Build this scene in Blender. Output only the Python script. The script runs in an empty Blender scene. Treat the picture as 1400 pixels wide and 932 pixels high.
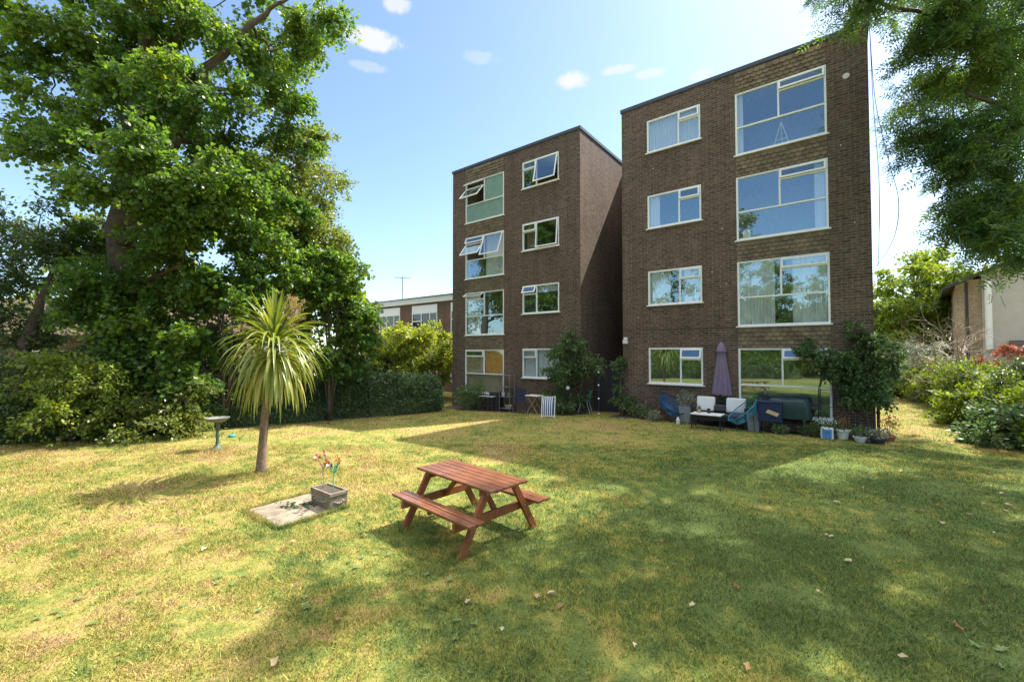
import bpy, math, random
import numpy as np
from mathutils import Vector, Matrix
R = math.radians
random.seed(7)
rng = np.random.default_rng(7)
scene = bpy.context.scene
COL = scene.collection

# ------------------------------------------------------------------ camera model of the place
F, CH, PITCH = 586.0, 2.15, R(1.495)
PHI = R(37.73)                       # the facades recede to the left
BX, BY = 3.872, 14.948               # front left corner of the right block
SUN_AZ = math.atan2(.84, .54)        # clockwise from +Y
SUN_EL = R(53)


def sstep(a, b, x):
    t = np.clip((x - a) / (b - a), 0, 1)
    return t * t * (3 - 2 * t)


def gz(x, y):
    return -0.35 * sstep(12.5, 20, y - .3 * x)


def ray(px, py):
    a, b = (px - 700) / F, (466 - py) / F
    c, s = math.cos(PITCH), math.sin(PITCH)
    return a, c - b * s, s + b * c


def G(px, py):
    a, d, u = ray(px, py)
    z = 0.0
    for _ in range(12):
        t = (z - CH) / u
        x, y = a * t, d * t
        z = float(gz(x, y))
    return x, y, z


def at(px, py, Y):
    a, d, u = ray(px, py)
    t = Y / d
    return a * t, Y, CH + u * t


def fac(u, s, z=0):                   # facade frame -> world
    return (BX + u * math.cos(PHI) + s * math.sin(PHI), BY - u * math.sin(PHI) + s * math.cos(PHI), z)


# ------------------------------------------------------------------ tagging
def tag(o, label=None, cat=None, group=None, kind=None):
    if label: o['label'] = label
    if cat: o['category'] = cat
    if group: o['group'] = group
    if kind: o['kind'] = kind
    return o


def empty(name, loc, rz=0.0, label=None, cat=None, group=None):
    o = bpy.data.objects.new(name, None)
    COL.objects.link(o)
    o.location = loc
    o.rotation_euler = (0, 0, rz)
    o.empty_display_size = .1
    return tag(o, label, cat, group)


def copy_tree(o, parent=None):
    c = o.copy()
    COL.objects.link(c)
    c.parent = parent
    for ch in list(o.children):
        copy_tree(ch, c)
    return c


# ------------------------------------------------------------------ mesh builders
class MB:
    def __init__(self):
        self.v, self.f, self.m = [], [], []

    def add(self, vs, fs, mi=0):
        b = len(self.v)
        self.v += [tuple(p) for p in vs]
        for q in fs:
            self.f.append([b + i for i in q])
            self.m.append(mi)
        return self

    def box(self, x0, x1, y0, y1, z0, z1, mi=0, M=None):
        vs = [(x, y, z) for z in (z0, z1) for y in (y0, y1) for x in (x0, x1)]
        if M is not None: vs = [M @ Vector(p) for p in vs]
        return self.add(vs, [(0, 2, 3, 1), (4, 5, 7, 6), (0, 1, 5, 4), (2, 6, 7, 3), (0, 4, 6, 2), (1, 3, 7, 5)], mi)

    def bar(self, p, q, w, h, mi=0, up=(0, 0, 1)):
        """a square bar from p to q: w across, h along up"""
        p, q = Vector(p), Vector(q)
        d = (q - p); L = d.length; d.normalize()
        s = d.cross(Vector(up))
        if s.length < 1e-4: s = d.cross(Vector((1, 0, 0)))
        s.normalize(); n = s.cross(d)
        M = Matrix((( d.x, s.x, n.x, p.x), (d.y, s.y, n.y, p.y), (d.z, s.z, n.z, p.z), (0, 0, 0, 1)))
        return self.box(0, L, -w / 2, w / 2, -h / 2, h / 2, mi, M)

    def tube(self, pts, rad, n=7, mi=0, cap=True):
        pts = [Vector(p) for p in pts]
        if not isinstance(rad, (list, tuple)): rad = [rad] * len(pts)
        rings = []
        ref = None
        for i, p in enumerate(pts):
            a = pts[max(i - 1, 0)]; b = pts[min(i + 1, len(pts) - 1)]
            d = (b - a)
            if d.length < 1e-9: d = Vector((0, 0, 1))
            d.normalize()
            if ref is None:
                ref = d.orthogonal()
            ref = (ref - d * ref.dot(d))
            if ref.length < 1e-6: ref = d.orthogonal()
            ref.normalize()
            s = d.cross(ref)
            rings.append([p + (ref * math.cos(k * 2 * math.pi / n) + s * math.sin(k * 2 * math.pi / n)) * rad[i] for k in range(n)])
        vs = [v for r in rings for v in r]
        fs = []
        for i in range(len(pts) - 1):
            for k in range(n):
                k2 = (k + 1) % n
                fs.append((i * n + k, i * n + k2, (i + 1) * n + k2, (i + 1) * n + k))
        if cap:
            fs.append(tuple(range(n))[::-1]); fs.append(tuple((len(pts) - 1) * n + k for k in range(n)))
        return self.add(vs, fs, mi)

    def lathe(self, prof, n=20, mi=0, c=(0, 0, 0), cap=True):
        vs, fs = [], []
        for r, z in prof:
            for k in range(n):
                a = 2 * math.pi * k / n
                vs.append((c[0] + r * math.cos(a), c[1] + r * math.sin(a), c[2] + z))
        for i in range(len(prof) - 1):
            for k in range(n):
                k2 = (k + 1) % n
                fs.append((i * n + k, i * n + k2, (i + 1) * n + k2, (i + 1) * n + k))
        if cap:
            fs.append(tuple(range(n))[::-1]); fs.append(tuple((len(prof) - 1) * n + k for k in range(n)))
        return self.add(vs, fs, mi)

    def build(self, name, mat, parent=None, smooth=False, bevel=0):
        me = bpy.data.meshes.new(name)
        me.from_pydata(self.v, [], self.f)
        for m in (mat if isinstance(mat, (list, tuple)) else [mat]):
            me.materials.append(m)
        me.polygons.foreach_set('material_index', self.m)
        if smooth:
            me.polygons.foreach_set('use_smooth', [True] * len(self.f))
        me.update()
        o = bpy.data.objects.new(name, me)
        COL.objects.link(o)
        o.parent = parent
        if bevel:
            b = o.modifiers.new('bevel', 'BEVEL'); b.width = bevel; b.segments = 2; b.limit_method = 'ANGLE'
        return o


def np_object(name, V, faces, tint, mat, parent=None, smooth=False):
    """faces: int array (n,k); tint: one float per vertex"""
    me = bpy.data.meshes.new(name)
    V = np.asarray(V, np.float32)
    n, k = faces.shape
    me.vertices.add(len(V)); me.vertices.foreach_set('co', V.ravel())
    me.loops.add(n * k); me.loops.foreach_set('vertex_index', faces.astype(np.int32).ravel())
    me.polygons.add(n)
    me.polygons.foreach_set('loop_start', np.arange(0, n * k, k, dtype=np.int32))
    me.polygons.foreach_set('loop_total', np.full(n, k, np.int32))
    if smooth: me.polygons.foreach_set('use_smooth', np.ones(n, bool))
    me.update(calc_edges=True)
    if tint is not None:
        at_ = me.attributes.new('tint', 'FLOAT', 'POINT')
        at_.data.foreach_set('value', np.asarray(tint, np.float32))
    me.materials.append(mat)
    o = bpy.data.objects.new(name, me)
    COL.objects.link(o)
    o.parent = parent
    return o


def unit(a):
    return a / np.maximum(np.linalg.norm(a, axis=-1, keepdims=True), 1e-9)


def hash3(i, j, k, s):
    n = (i * 374761393 + j * 668265263 + k * 2147483647 + s * 144665) & 0x7fffffff
    n = ((n ^ (n >> 13)) * 1274126177) & 0x7fffffff
    return ((n ^ (n >> 16)) & 0xffff) / 65535.0


def vnoise(P, scale, seed=0):
    P = np.asarray(P, float) * scale
    i = np.floor(P).astype(np.int64); f = P - i
    f = f * f * (3 - 2 * f)
    out = 0
    for dx in (0, 1):
        for dy in (0, 1):
            for dz in (0, 1):
                w = (f[..., 0] if dx else 1 - f[..., 0]) * (f[..., 1] if dy else 1 - f[..., 1]) * (f[..., 2] if dz else 1 - f[..., 2])
                out = out + w * hash3(i[..., 0] + dx, i[..., 1] + dy, i[..., 2] + dz, seed)
    return out


# leaf outlines: (along, across, lift)
KITE = (np.array([(0, 0, 0), (.42, .30, .05), (1, 0, -.06), (.42, -.30, .05)]), np.array([(0, 2, 1), (0, 3, 2)]))
LANCE = (np.array([(0, 0, 0), (.4, .15, .03), (1, 0, -.08), (.4, -.15, .03)]), np.array([(0, 2, 1), (0, 3, 2)]))
MAPLE = (np.array([(0, 0, 0), (.12, .5, -.05), (.45, .25, .04), (.62, .52, -.04), (1.0, 0, -.1), (.62, -.52, -.04), (.45, -.25, .04), (.12, -.5, -.05)]),
         np.array([(0, 2, 1), (0, 4, 3), (0, 3, 2), (0, 5, 4), (0, 6, 5), (0, 7, 6)]))
_pin = [];_pf = []
for _i, (_x, _s) in enumerate([(.25, 1), (.25, -1), (.5, 1), (.5, -1), (.75, 1), (.75, -1), (.9, 0)]):
    b = len(_pin)
    dx, dy = (.16, .42 * _s) if _s else (.42, 0)
    nx, ny = (-.4 * dy, .4 * dx) if _s else (0, .09)
    if _s: nx, ny = nx * .55, ny * .9 + .0
    _pin += [(_x, 0, 0), (_x + dx * .5 + nx * .5, dy * .5 + ny * .8, .02), (_x + dx, dy, -.06), (_x + dx * .5 - nx * .5, dy * .5 - ny * .8, .02)]
    _pf += [(b, b + 2, b + 1), (b, b + 3, b + 2)]
PINNATE = (np.array(_pin), np.array(_pf))


def leaf_arrays(P, T, N, size, shape):
    """leaves at P with tip direction T and normal N"""
    t = unit(T)
    n = N - t * (N * t).sum(1, keepdims=True)
    n = unit(n)
    b = np.cross(n, t)
    tv, tf = shape
    V = P[:, None, :] + size[:, None, None] * (tv[None, :, 0, None] * t[:, None] + tv[None, :, 1, None] * b[:, None] + tv[None, :, 2, None] * n[:, None])
    k = len(tv)
    Fc = (np.arange(len(P))[:, None, None] * k + tf[None]).reshape(-1, 3)
    return V.reshape(-1, 3), Fc, k


# ------------------------------------------------------------------ materials
def mat(name):
    m = bpy.data.materials.new(name)
    m.use_nodes = True
    nt = m.node_tree
    nt.nodes.clear()
    out = nt.nodes.new('ShaderNodeOutputMaterial')
    return m, nt, out


def N(nt, typ, **kw):
    n = nt.nodes.new(typ)
    for k, v in kw.items():
        if k == 'ins':
            for a, b in v.items(): n.inputs[a].default_value = b
        else: setattr(n, k, v)
    return n


def ramp(nt, stops, interp='LINEAR'):
    r = nt.nodes.new('ShaderNodeValToRGB')
    r.color_ramp.interpolation = interp
    el = r.color_ramp.elements
    while len(el) > 1: el.remove(el[-1])
    el[0].position = stops[0][0]; el[0].color = (*stops[0][1], 1)
    for p, c in stops[1:]:
        e = el.new(p); e.color = (*c, 1)
    return r


def plain(name, col, rough=.6, metal=0, var=.18, scale=9.0, bump=.0, spec=.5, bscale=60, coord='Object'):
    """principled with gentle mottling"""
    m, nt, out = mat(name)
    p = N(nt, 'ShaderNodeBsdfPrincipled', ins={'Roughness': rough, 'Metallic': metal, 'Specular IOR Level': spec})
    tc = N(nt, 'ShaderNodeTexCoord')
    no = N(nt, 'ShaderNodeTexNoise', ins={'Scale': scale, 'Detail': 6.0, 'Roughness': .65})
    nt.links.new(tc.outputs[coord], no.inputs['Vector'])
    lo = tuple(c * (1 - var) for c in col); hi = tuple(min(1, c * (1 + var)) for c in col)
    r = ramp(nt, [(.3, lo), (.7, hi)])
    nt.links.new(no.outputs['Fac'], r.inputs['Fac'])
    nt.links.new(r.outputs['Color'], p.inputs['Base Color'])
    if bump:
        n2 = N(nt, 'ShaderNodeTexNoise', ins={'Scale': float(bscale), 'Detail': 5.0})
        nt.links.new(tc.outputs[coord], n2.inputs['Vector'])
        b = N(nt, 'ShaderNodeBump', ins={'Strength': bump, 'Distance': .01})
        nt.links.new(n2.outputs['Fac'], b.inputs['Height'])
        nt.links.new(b.outputs['Normal'], p.inputs['Normal'])
    nt.links.new(p.outputs[0], out.inputs['Surface'])
    return m


def leafmat(name, stops, rough=.34, trans=.5, spec=.55):
    m, nt, out = mat(name)
    a = N(nt, 'ShaderNodeAttribute', attribute_name='tint')
    r = ramp(nt, stops)
    nt.links.new(a.outputs['Fac'], r.inputs['Fac'])
    p = N(nt, 'ShaderNodeBsdfPrincipled', ins={'Roughness': rough, 'Specular IOR Level': spec})
    t = N(nt, 'ShaderNodeBsdfTranslucent')
    hs = N(nt, 'ShaderNodeHueSaturation', ins={'Hue': .485, 'Saturation': 1.15, 'Value': 1.7})
    nt.links.new(r.outputs['Color'], p.inputs['Base Color'])
    nt.links.new(r.outputs['Color'], hs.inputs['Color'])
    nt.links.new(hs.outputs['Color'], t.inputs['Color'])
    mx = N(nt, 'ShaderNodeMixShader', ins={0: trans})
    nt.links.new(p.outputs[0], mx.inputs[1]); nt.links.new(t.outputs[0], mx.inputs[2])
    nt.links.new(mx.outputs[0], out.inputs['Surface'])
    return m


def brickmat(name, c1, c2, mortar, rough=.85, bw=.225, bh=.075, mort=.011, stain=.25):
    m, nt, out = mat(name)
    tc = N(nt, 'ShaderNodeTexCoord')
    sp = N(nt, 'ShaderNodeSeparateXYZ'); nt.links.new(tc.outputs['Object'], sp.inputs[0])
    ad = N(nt, 'ShaderNodeMath', operation='ADD'); nt.links.new(sp.outputs[0], ad.inputs[0]); nt.links.new(sp.outputs[1], ad.inputs[1])
    cb = N(nt, 'ShaderNodeCombineXYZ'); nt.links.new(ad.outputs[0], cb.inputs[0]); nt.links.new(sp.outputs[2], cb.inputs[1])
    wob = N(nt, 'ShaderNodeTexNoise', ins={'Scale': 14.0, 'Detail': 2.0}); nt.links.new(cb.outputs[0], wob.inputs['Vector'])
    wm = N(nt, 'ShaderNodeVectorMath', operation='MULTIPLY_ADD', ins={1: (.006, .006, 0)})
    nt.links.new(wob.outputs['Color'], wm.inputs[0]); nt.links.new(cb.outputs[0], wm.inputs[2])
    b = N(nt, 'ShaderNodeTexBrick', offset=.5, ins={'Scale': 1.0, 'Mortar Size': mort, 'Mortar Smooth': .25, 'Bias': 0.0, 'Brick Width': bw, 'Row Height': bh,
          'Color1': (*c1, 1), 'Color2': (*c2, 1), 'Mortar': (*mortar, 1)})
    nt.links.new(wm.outputs[0], b.inputs['Vector'])
    # large stains and brick to brick mottling
    n1 = N(nt, 'ShaderNodeTexNoise', ins={'Scale': .55, 'Detail': 5.0, 'Roughness': .6}); nt.links.new(tc.outputs['Object'], n1.inputs['Vector'])
    r1 = ramp(nt, [(.3, (1 - stain,) * 3), (.7, (1 + stain * .7,) * 3)]); nt.links.new(n1.outputs['Fac'], r1.inputs['Fac'])
    n2 = N(nt, 'ShaderNodeTexNoise', ins={'Scale': 11.0, 'Detail': 4.0}); nt.links.new(cb.outputs[0], n2.inputs['Vector'])
    r2 = ramp(nt, [(.3, (.72,) * 3), (.72, (1.25,) * 3)]); nt.links.new(n2.outputs['Fac'], r2.inputs['Fac'])
    m1 = N(nt, 'ShaderNodeMixRGB', blend_type='MULTIPLY', ins={0: 1.0}); nt.links.new(b.outputs['Color'], m1.inputs[1]); nt.links.new(r1.outputs['Color'], m1.inputs[2])
    m2 = N(nt, 'ShaderNodeMixRGB', blend_type='MULTIPLY', ins={0: 1.0}); nt.links.new(m1.outputs[0], m2.inputs[1]); nt.links.new(r2.outputs['Color'], m2.inputs[2])
    ms = N(nt, 'ShaderNodeMapping', ins={'Scale': (2.2, 2.2, .16)}); nt.links.new(tc.outputs['Object'], ms.inputs['Vector'])
    n5 = N(nt, 'ShaderNodeTexNoise', ins={'Scale': 1.6, 'Detail': 6.0, 'Roughness': .65}); nt.links.new(ms.outputs[0], n5.inputs['Vector'])
    r5 = ramp(nt, [(.30, (.78, .78, .79)), (.52, (1, 1, 1)), (.74, (1.2, 1.19, 1.17))]); nt.links.new(n5.outputs['Fac'], r5.inputs['Fac'])
    m3 = N(nt, 'ShaderNodeMixRGB', blend_type='MULTIPLY', ins={0: 1.0}); nt.links.new(m2.outputs[0], m3.inputs[1]); nt.links.new(r5.outputs['Color'], m3.inputs[2])
    p = N(nt, 'ShaderNodeBsdfPrincipled', ins={'Roughness': rough, 'Specular IOR Level': .3})
    nt.links.new(m3.outputs[0], p.inputs['Base Color'])
    bp = N(nt, 'ShaderNodeBump', invert=True, ins={'Strength': .6, 'Distance': .008})
    nt.links.new(b.outputs['Fac'], bp.inputs['Height']); nt.links.new(bp.outputs['Normal'], p.inputs['Normal'])
    nt.links.new(p.outputs[0], out.inputs['Surface'])
    return m


def glassmat(name, base, tint=(.9, .95, .95), wob=.0):
    m, nt, out = mat(name)
    g = N(nt, 'ShaderNodeBsdfGlossy', ins={'Roughness': .0, 'Color': (.68, .92, 1, 1)})
    t = N(nt, 'ShaderNodeBsdfTransparent', ins={'Color': (*tint, 1)})
    lw = N(nt, 'ShaderNodeLayerWeight', ins={'Blend': .5})
    fr = N(nt, 'ShaderNodeMath', operation='POWER', ins={1: 4.0}); nt.links.new(lw.outputs['Facing'], fr.inputs[0])
    ad = N(nt, 'ShaderNodeMath', operation='ADD', use_clamp=True, ins={1: base}); nt.links.new(fr.outputs[0], ad.inputs[0])
    mx = N(nt, 'ShaderNodeMixShader')
    nt.links.new(ad.outputs[0], mx.inputs[0]); nt.links.new(t.outputs[0], mx.inputs[1]); nt.links.new(g.outputs[0], mx.inputs[2])
    if wob:
        tc = N(nt, 'ShaderNodeTexCoord')
        no = N(nt, 'ShaderNodeTexNoise', ins={'Scale': 1.3, 'Detail': 1.0}); nt.links.new(tc.outputs['Object'], no.inputs['Vector'])
        bp = N(nt, 'ShaderNodeBump', ins={'Strength': wob, 'Distance': .02}); nt.links.new(no.outputs['Fac'], bp.inputs['Height'])
        nt.links.new(bp.outputs['Normal'], g.inputs['Normal'])
    nt.links.new(mx.outputs[0], out.inputs['Surface'])
    return m


def woodmat(name, c1, c2, rough=.45, axis=0, scale=3.0):
    m, nt, out = mat(name)
    tc = N(nt, 'ShaderNodeTexCoord')
    sc = [22.0, 22.0, 22.0]; sc[axis] = 1.6
    mp = N(nt, 'ShaderNodeMapping', ins={'Scale': tuple(sc)}); nt.links.new(tc.outputs['Object'], mp.inputs['Vector'])
    no = N(nt, 'ShaderNodeTexNoise', ins={'Scale': scale, 'Detail': 7.0, 'Roughness': .6, 'Distortion': .5}); nt.links.new(mp.outputs[0], no.inputs['Vector'])
    r = ramp(nt, [(.28, c1), (.72, c2)]); nt.links.new(no.outputs['Fac'], r.inputs['Fac'])
    n2 = N(nt, 'ShaderNodeTexNoise', ins={'Scale': 5.0, 'Detail': 5.0}); nt.links.new(tc.outputs['Object'], n2.inputs['Vector'])
    r2 = ramp(nt, [(.3, (.7, .7, .7)), (.7, (1.2, 1.15, 1.1))]); nt.links.new(n2.outputs['Fac'], r2.inputs['Fac'])
    mm = N(nt, 'ShaderNodeMixRGB', blend_type='MULTIPLY', ins={0: .9}); nt.links.new(r.outputs[0], mm.inputs[1]); nt.links.new(r2.outputs[0], mm.inputs[2])
    n3 = N(nt, 'ShaderNodeTexNoise', ins={'Scale': 2.6, 'Detail': 8.0, 'Roughness': .75}); nt.links.new(tc.outputs['Object'], n3.inputs['Vector'])
    w3 = N(nt, 'ShaderNodeMapRange', ins={'From Min': .52, 'From Max': .78, 'To Min': 0, 'To Max': .55}); nt.links.new(n3.outputs['Fac'], w3.inputs['Value'])
    fad = N(nt, 'ShaderNodeMixRGB', ins={2: (.30, .20, .15, 1)}); nt.links.new(w3.outputs[0], fad.inputs[0]); nt.links.new(mm.outputs[0], fad.inputs[1])
    p = N(nt, 'ShaderNodeBsdfPrincipled', ins={'Roughness': rough, 'Specular IOR Level': .45})
    nt.links.new(fad.outputs[0], p.inputs['Base Color'])
    bp = N(nt, 'ShaderNodeBump', ins={'Strength': .25, 'Distance': .004}); nt.links.new(no.outputs['Fac'], bp.inputs['Height']); nt.links.new(bp.outputs['Normal'], p.inputs['Normal'])
    nt.links.new(p.outputs[0], out.inputs['Surface'])
    return m


def grass_color(nt):
    """colour of the drought-patched lawn from world position: straw and green patches"""
    ge = N(nt, 'ShaderNodeNewGeometry')
    n1 = N(nt, 'ShaderNodeTexNoise', ins={'Scale': .6, 'Detail': 6.0, 'Roughness': .7, 'Distortion': .5}); nt.links.new(ge.outputs['Position'], n1.inputs['Vector'])
    n2 = N(nt, 'ShaderNodeTexNoise', ins={'Scale': 4.6, 'Detail': 5.0, 'Roughness': .7}); nt.links.new(ge.outputs['Position'], n2.inputs['Vector'])
    sp = N(nt, 'ShaderNodeSeparateXYZ'); nt.links.new(ge.outputs['Position'], sp.inputs[0])
    # greener around a point on the near right lawn
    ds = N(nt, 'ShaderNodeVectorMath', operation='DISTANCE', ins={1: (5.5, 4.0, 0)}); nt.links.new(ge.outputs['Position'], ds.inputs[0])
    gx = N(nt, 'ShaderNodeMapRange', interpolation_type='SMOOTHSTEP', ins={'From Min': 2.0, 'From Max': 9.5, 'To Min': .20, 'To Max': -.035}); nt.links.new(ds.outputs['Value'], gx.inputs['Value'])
    ad = N(nt, 'ShaderNodeMath', operation='MULTIPLY_ADD', ins={1: .85}); nt.links.new(n2.outputs['Fac'], ad.inputs[0]); nt.links.new(n1.outputs['Fac'], ad.inputs[2])
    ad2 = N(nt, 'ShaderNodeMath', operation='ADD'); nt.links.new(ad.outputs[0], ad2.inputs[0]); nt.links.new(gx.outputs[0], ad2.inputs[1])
    mr = N(nt, 'ShaderNodeMapRange', ins={'From Min': .71, 'From Max': 1.12}); nt.links.new(ad2.outputs[0], mr.inputs['Value'])
    r = ramp(nt, [(0, (.40, .275, .135)), (.24, (.44, .345, .13)), (.46, (.37, .335, .09)), (.68, (.24, .272, .068)), (1, (.145, .20, .058))])
    nt.links.new(mr.outputs[0], r.inputs['Fac'])
    return r


M = {}
# lawn sheet
m, nt, out = mat('lawn'); M['lawn'] = m
r = grass_color(nt)
n3 = N(nt, 'ShaderNodeTexNoise', ins={'Scale': 55.0, 'Detail': 6.0, 'Roughness': .75})
ge = N(nt, 'ShaderNodeNewGeometry'); nt.links.new(ge.outputs['Position'], n3.inputs['Vector'])
r3 = ramp(nt, [(.3, (.42, .42, .40)), (.7, (1.05, 1.05, 1.0))]); nt.links.new(n3.outputs['Fac'], r3.inputs['Fac'])
mm = N(nt, 'ShaderNodeMixRGB', blend_type='MULTIPLY', ins={0: 1.0}); nt.links.new(r.outputs[0], mm.inputs[1]); nt.links.new(r3.outputs[0], mm.inputs[2])
p = N(nt, 'ShaderNodeBsdfPrincipled', ins={'Roughness': .95, 'Specular IOR Level': .1}); nt.links.new(mm.outputs[0], p.inputs['Base Color'])
bp = N(nt, 'ShaderNodeBump', ins={'Strength': .8, 'Distance': .03}); nt.links.new(n3.outputs['Fac'], bp.inputs['Height']); nt.links.new(bp.outputs[0], p.inputs['Normal'])
nt.links.new(p.outputs[0], out.inputs['Surface'])
# grass blades
m, nt, out = mat('blades'); M['blades'] = m
r = grass_color(nt)
a = N(nt, 'ShaderNodeAttribute', attribute_name='tint')
r2 = ramp(nt, [(0, (.34, .36, .32)), (.4, (.90, .92, .90)), (.8, (1.25, 1.28, 1.15)), (1, (2.0, 1.85, 1.75))]); nt.links.new(a.outputs['Fac'], r2.inputs['Fac'])
mm = N(nt, 'ShaderNodeMixRGB', blend_type='MULTIPLY', ins={0: 1.0}); nt.links.new(r.outputs[0], mm.inputs[1]); nt.links.new(r2.outputs[0], mm.inputs[2])
p = N(nt, 'ShaderNodeBsdfPrincipled', ins={'Roughness': .6, 'Specular IOR Level': .25}); nt.links.new(mm.outputs[0], p.inputs['Base Color'])
t = N(nt, 'ShaderNodeBsdfTranslucent'); nt.links.new(mm.outputs[0], t.inputs['Color'])
mx = N(nt, 'ShaderNodeMixShader', ins={0: .35}); nt.links.new(p.outputs[0], mx.inputs[1]); nt.links.new(t.outputs[0], mx.inputs[2])
nt.links.new(mx.outputs[0], out.inputs['Surface'])

M['brick'] = brickmat('brown brick', (.080, .053, .038), (.150, .098, .070), (.185, .14, .105), mort=.012, stain=.16)
M['redbrick'] = brickmat('red brick', (.12, .058, .04), (.19, .09, .062), (.20, .165, .13))
M['buffbrick'] = brickmat('buff brick', (.33, .22, .12), (.42, .30, .18), (.36, .32, .27))
M['room'] = plain('room', (.34, .32, .29), .9)
M['white'] = plain('white frame', (.80, .80, .77), .4, var=.05)
M['fascia'] = plain('roof edge', (.05, .06, .075), .5, var=.1)
M['felt'] = plain('roof felt', (.12, .12, .12), .9)
M['tile'] = plain('hung tile', (.165, .12, .066), .75, var=.4, scale=3.2, bump=.3, bscale=40)
M['tile_b'] = plain('hung tile dull', (.135, .098, .054), .8, var=.4, scale=3.2, bump=.3, bscale=40)
M['tile_c'] = plain('hung tile pale', (.19, .14, .077), .8, var=.4, scale=3.2, bump=.3, bscale=40)
M['joint'] = plain('joint', (.035, .028, .024), .9)
M['glass'] = glassmat('glass', .27, tint=(.94, .96, .96), wob=.05)
M['frost'] = plain('frosted film', (.21, .32, .25), .25, var=.15, scale=4)
M['curtain'] = leafmat('net curtain', [(0, (.55, .59, .59)), (1, (.66, .68, .67))], .8, .0, .1)
M['drape'] = plain('brown drape', (.24, .17, .11), .9)
M['curtain_b'] = leafmat('pale curtain', [(0, (.70, .74, .76)), (1, (.78, .80, .80))], .8, .0, .1)
M['tan'] = plain('tan blind', (.52, .40, .25), .8, var=.1)
M['rust'] = plain('orange blind', (.78, .36, .08), .7, var=.25)
M['black'] = plain('black metal', (.02, .02, .022), .45, var=.2)
M['dark'] = plain('charcoal', (.035, .037, .042), .7, var=.2)
M['steel'] = plain('grey steel', (.35, .35, .34), .4, metal=.7, var=.15)
M['bark'] = plain('bark', (.095, .07, .048), .9, var=.5, scale=5, bump=.9, bscale=22)
M['twig'] = plain('twig', (.30, .24, .19), .9, var=.3)
M['cordbark'] = plain('cordyline bark', (.20, .135, .09), .9, var=.4, scale=14, bump=.9, bscale=45)
M['stone'] = plain('cast stone', (.21, .18, .13), .9, var=.4, scale=12, bump=.7, bscale=55)
M['slab'] = plain('concrete slab', (.215, .175, .125), .9, var=.5, scale=5, bump=.3, bscale=120)
M['soil'] = plain('soil', (.07, .05, .035), 1, var=.5, scale=10, bump=.6)
M['table'] = woodmat('red stained timber', (.115, .042, .020), (.25, .10, .048), .34)
M['tableleg'] = woodmat('red stained leg', (.17, .05, .016), (.32, .10, .034), .42, axis=2)
M['roughwood'] = woodmat('weathered wood', (.14, .10, .07), (.28, .21, .15), .85, axis=2)
M['verdigris'] = plain('green metal', (.075, .11, .10), .55, metal=.3, var=.45, scale=18, bump=.3)
M['bowl'] = plain('bath bowl', (.16, .17, .15), .6, metal=.2, var=.4, scale=16)
M['purple'] = plain('mauve canvas', (.20, .15, .22), .85, var=.12, bump=.1)
M['teal'] = plain('teal cord', (.03, .21, .32), .45, var=.15)
M['blue'] = plain('blue cord', (.02, .13, .27), .45, var=.15)
M['cushion'] = plain('white cushion', (.70, .71, .69), .9, var=.06, bump=.2, bscale=25)
M['planter'] = plain('grey planter', (.27, .28, .29), .7, var=.12)
M['wpot'] = plain('white pot', (.68, .68, .64), .55, var=.08)
M['terra'] = plain('terracotta', (.35, .14, .07), .8, var=.2)
M['cover'] = plain('green cover', (.008, .032, .027), .5, var=.3, bump=.25, bscale=12)
M['bluebox'] = plain('navy plastic', (.012, .022, .07), .45, var=.2)
M['ltblue'] = plain('blue lid', (.10, .28, .62), .45, var=.05)
M['greenp'] = plain('green plastic', (.05, .42, .29), .4, var=.1)
M['timber'] = plain('pale timber', (.42, .31, .17), .7, var=.15)
M['render'] = plain('cream render', (.50, .46, .40), .9, var=.09, scale=2)
M['rooftile'] = brickmat('roof tiles', (.105, .072, .055), (.16, .108, .08), (.045, .034, .027), bw=.2, bh=.25, mort=.02)
M['globe'] = plain('white globe', (.8, .8, .74), .3, var=.03)
M['turq'] = plain('turquoise', (.03, .33, .30), .4, var=.1)
M['drystalk'] = leafmat('dry flower', [(0, (.34, .23, .10)), (1, (.50, .38, .18))], .8, .3, .2)
M['stripe'] = None
# deckchair canvas: blue and white stripes woven in
m, nt, out = mat('striped canvas'); M['stripe'] = m
tc = N(nt, 'ShaderNodeTexCoord'); sp = N(nt, 'ShaderNodeSeparateXYZ'); nt.links.new(tc.outputs['Object'], sp.inputs[0])
ml = N(nt, 'ShaderNodeMath', operation='MULTIPLY', ins={1: 14.0}); nt.links.new(sp.outputs[0], ml.inputs[0])
fr = N(nt, 'ShaderNodeMath', operation='FRACT'); nt.links.new(ml.outputs[0], fr.inputs[0])
rr = ramp(nt, [(0, (.03, .06, .16)), (.5, (.62, .66, .72))], 'CONSTANT'); nt.links.new(fr.outputs[0], rr.inputs[0])
p = N(nt, 'ShaderNodeBsdfPrincipled', ins={'Roughness': .85}); nt.links.new(rr.outputs[0], p.inputs['Base Color']); nt.links.new(p.outputs[0], out.inputs['Surface'])

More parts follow.
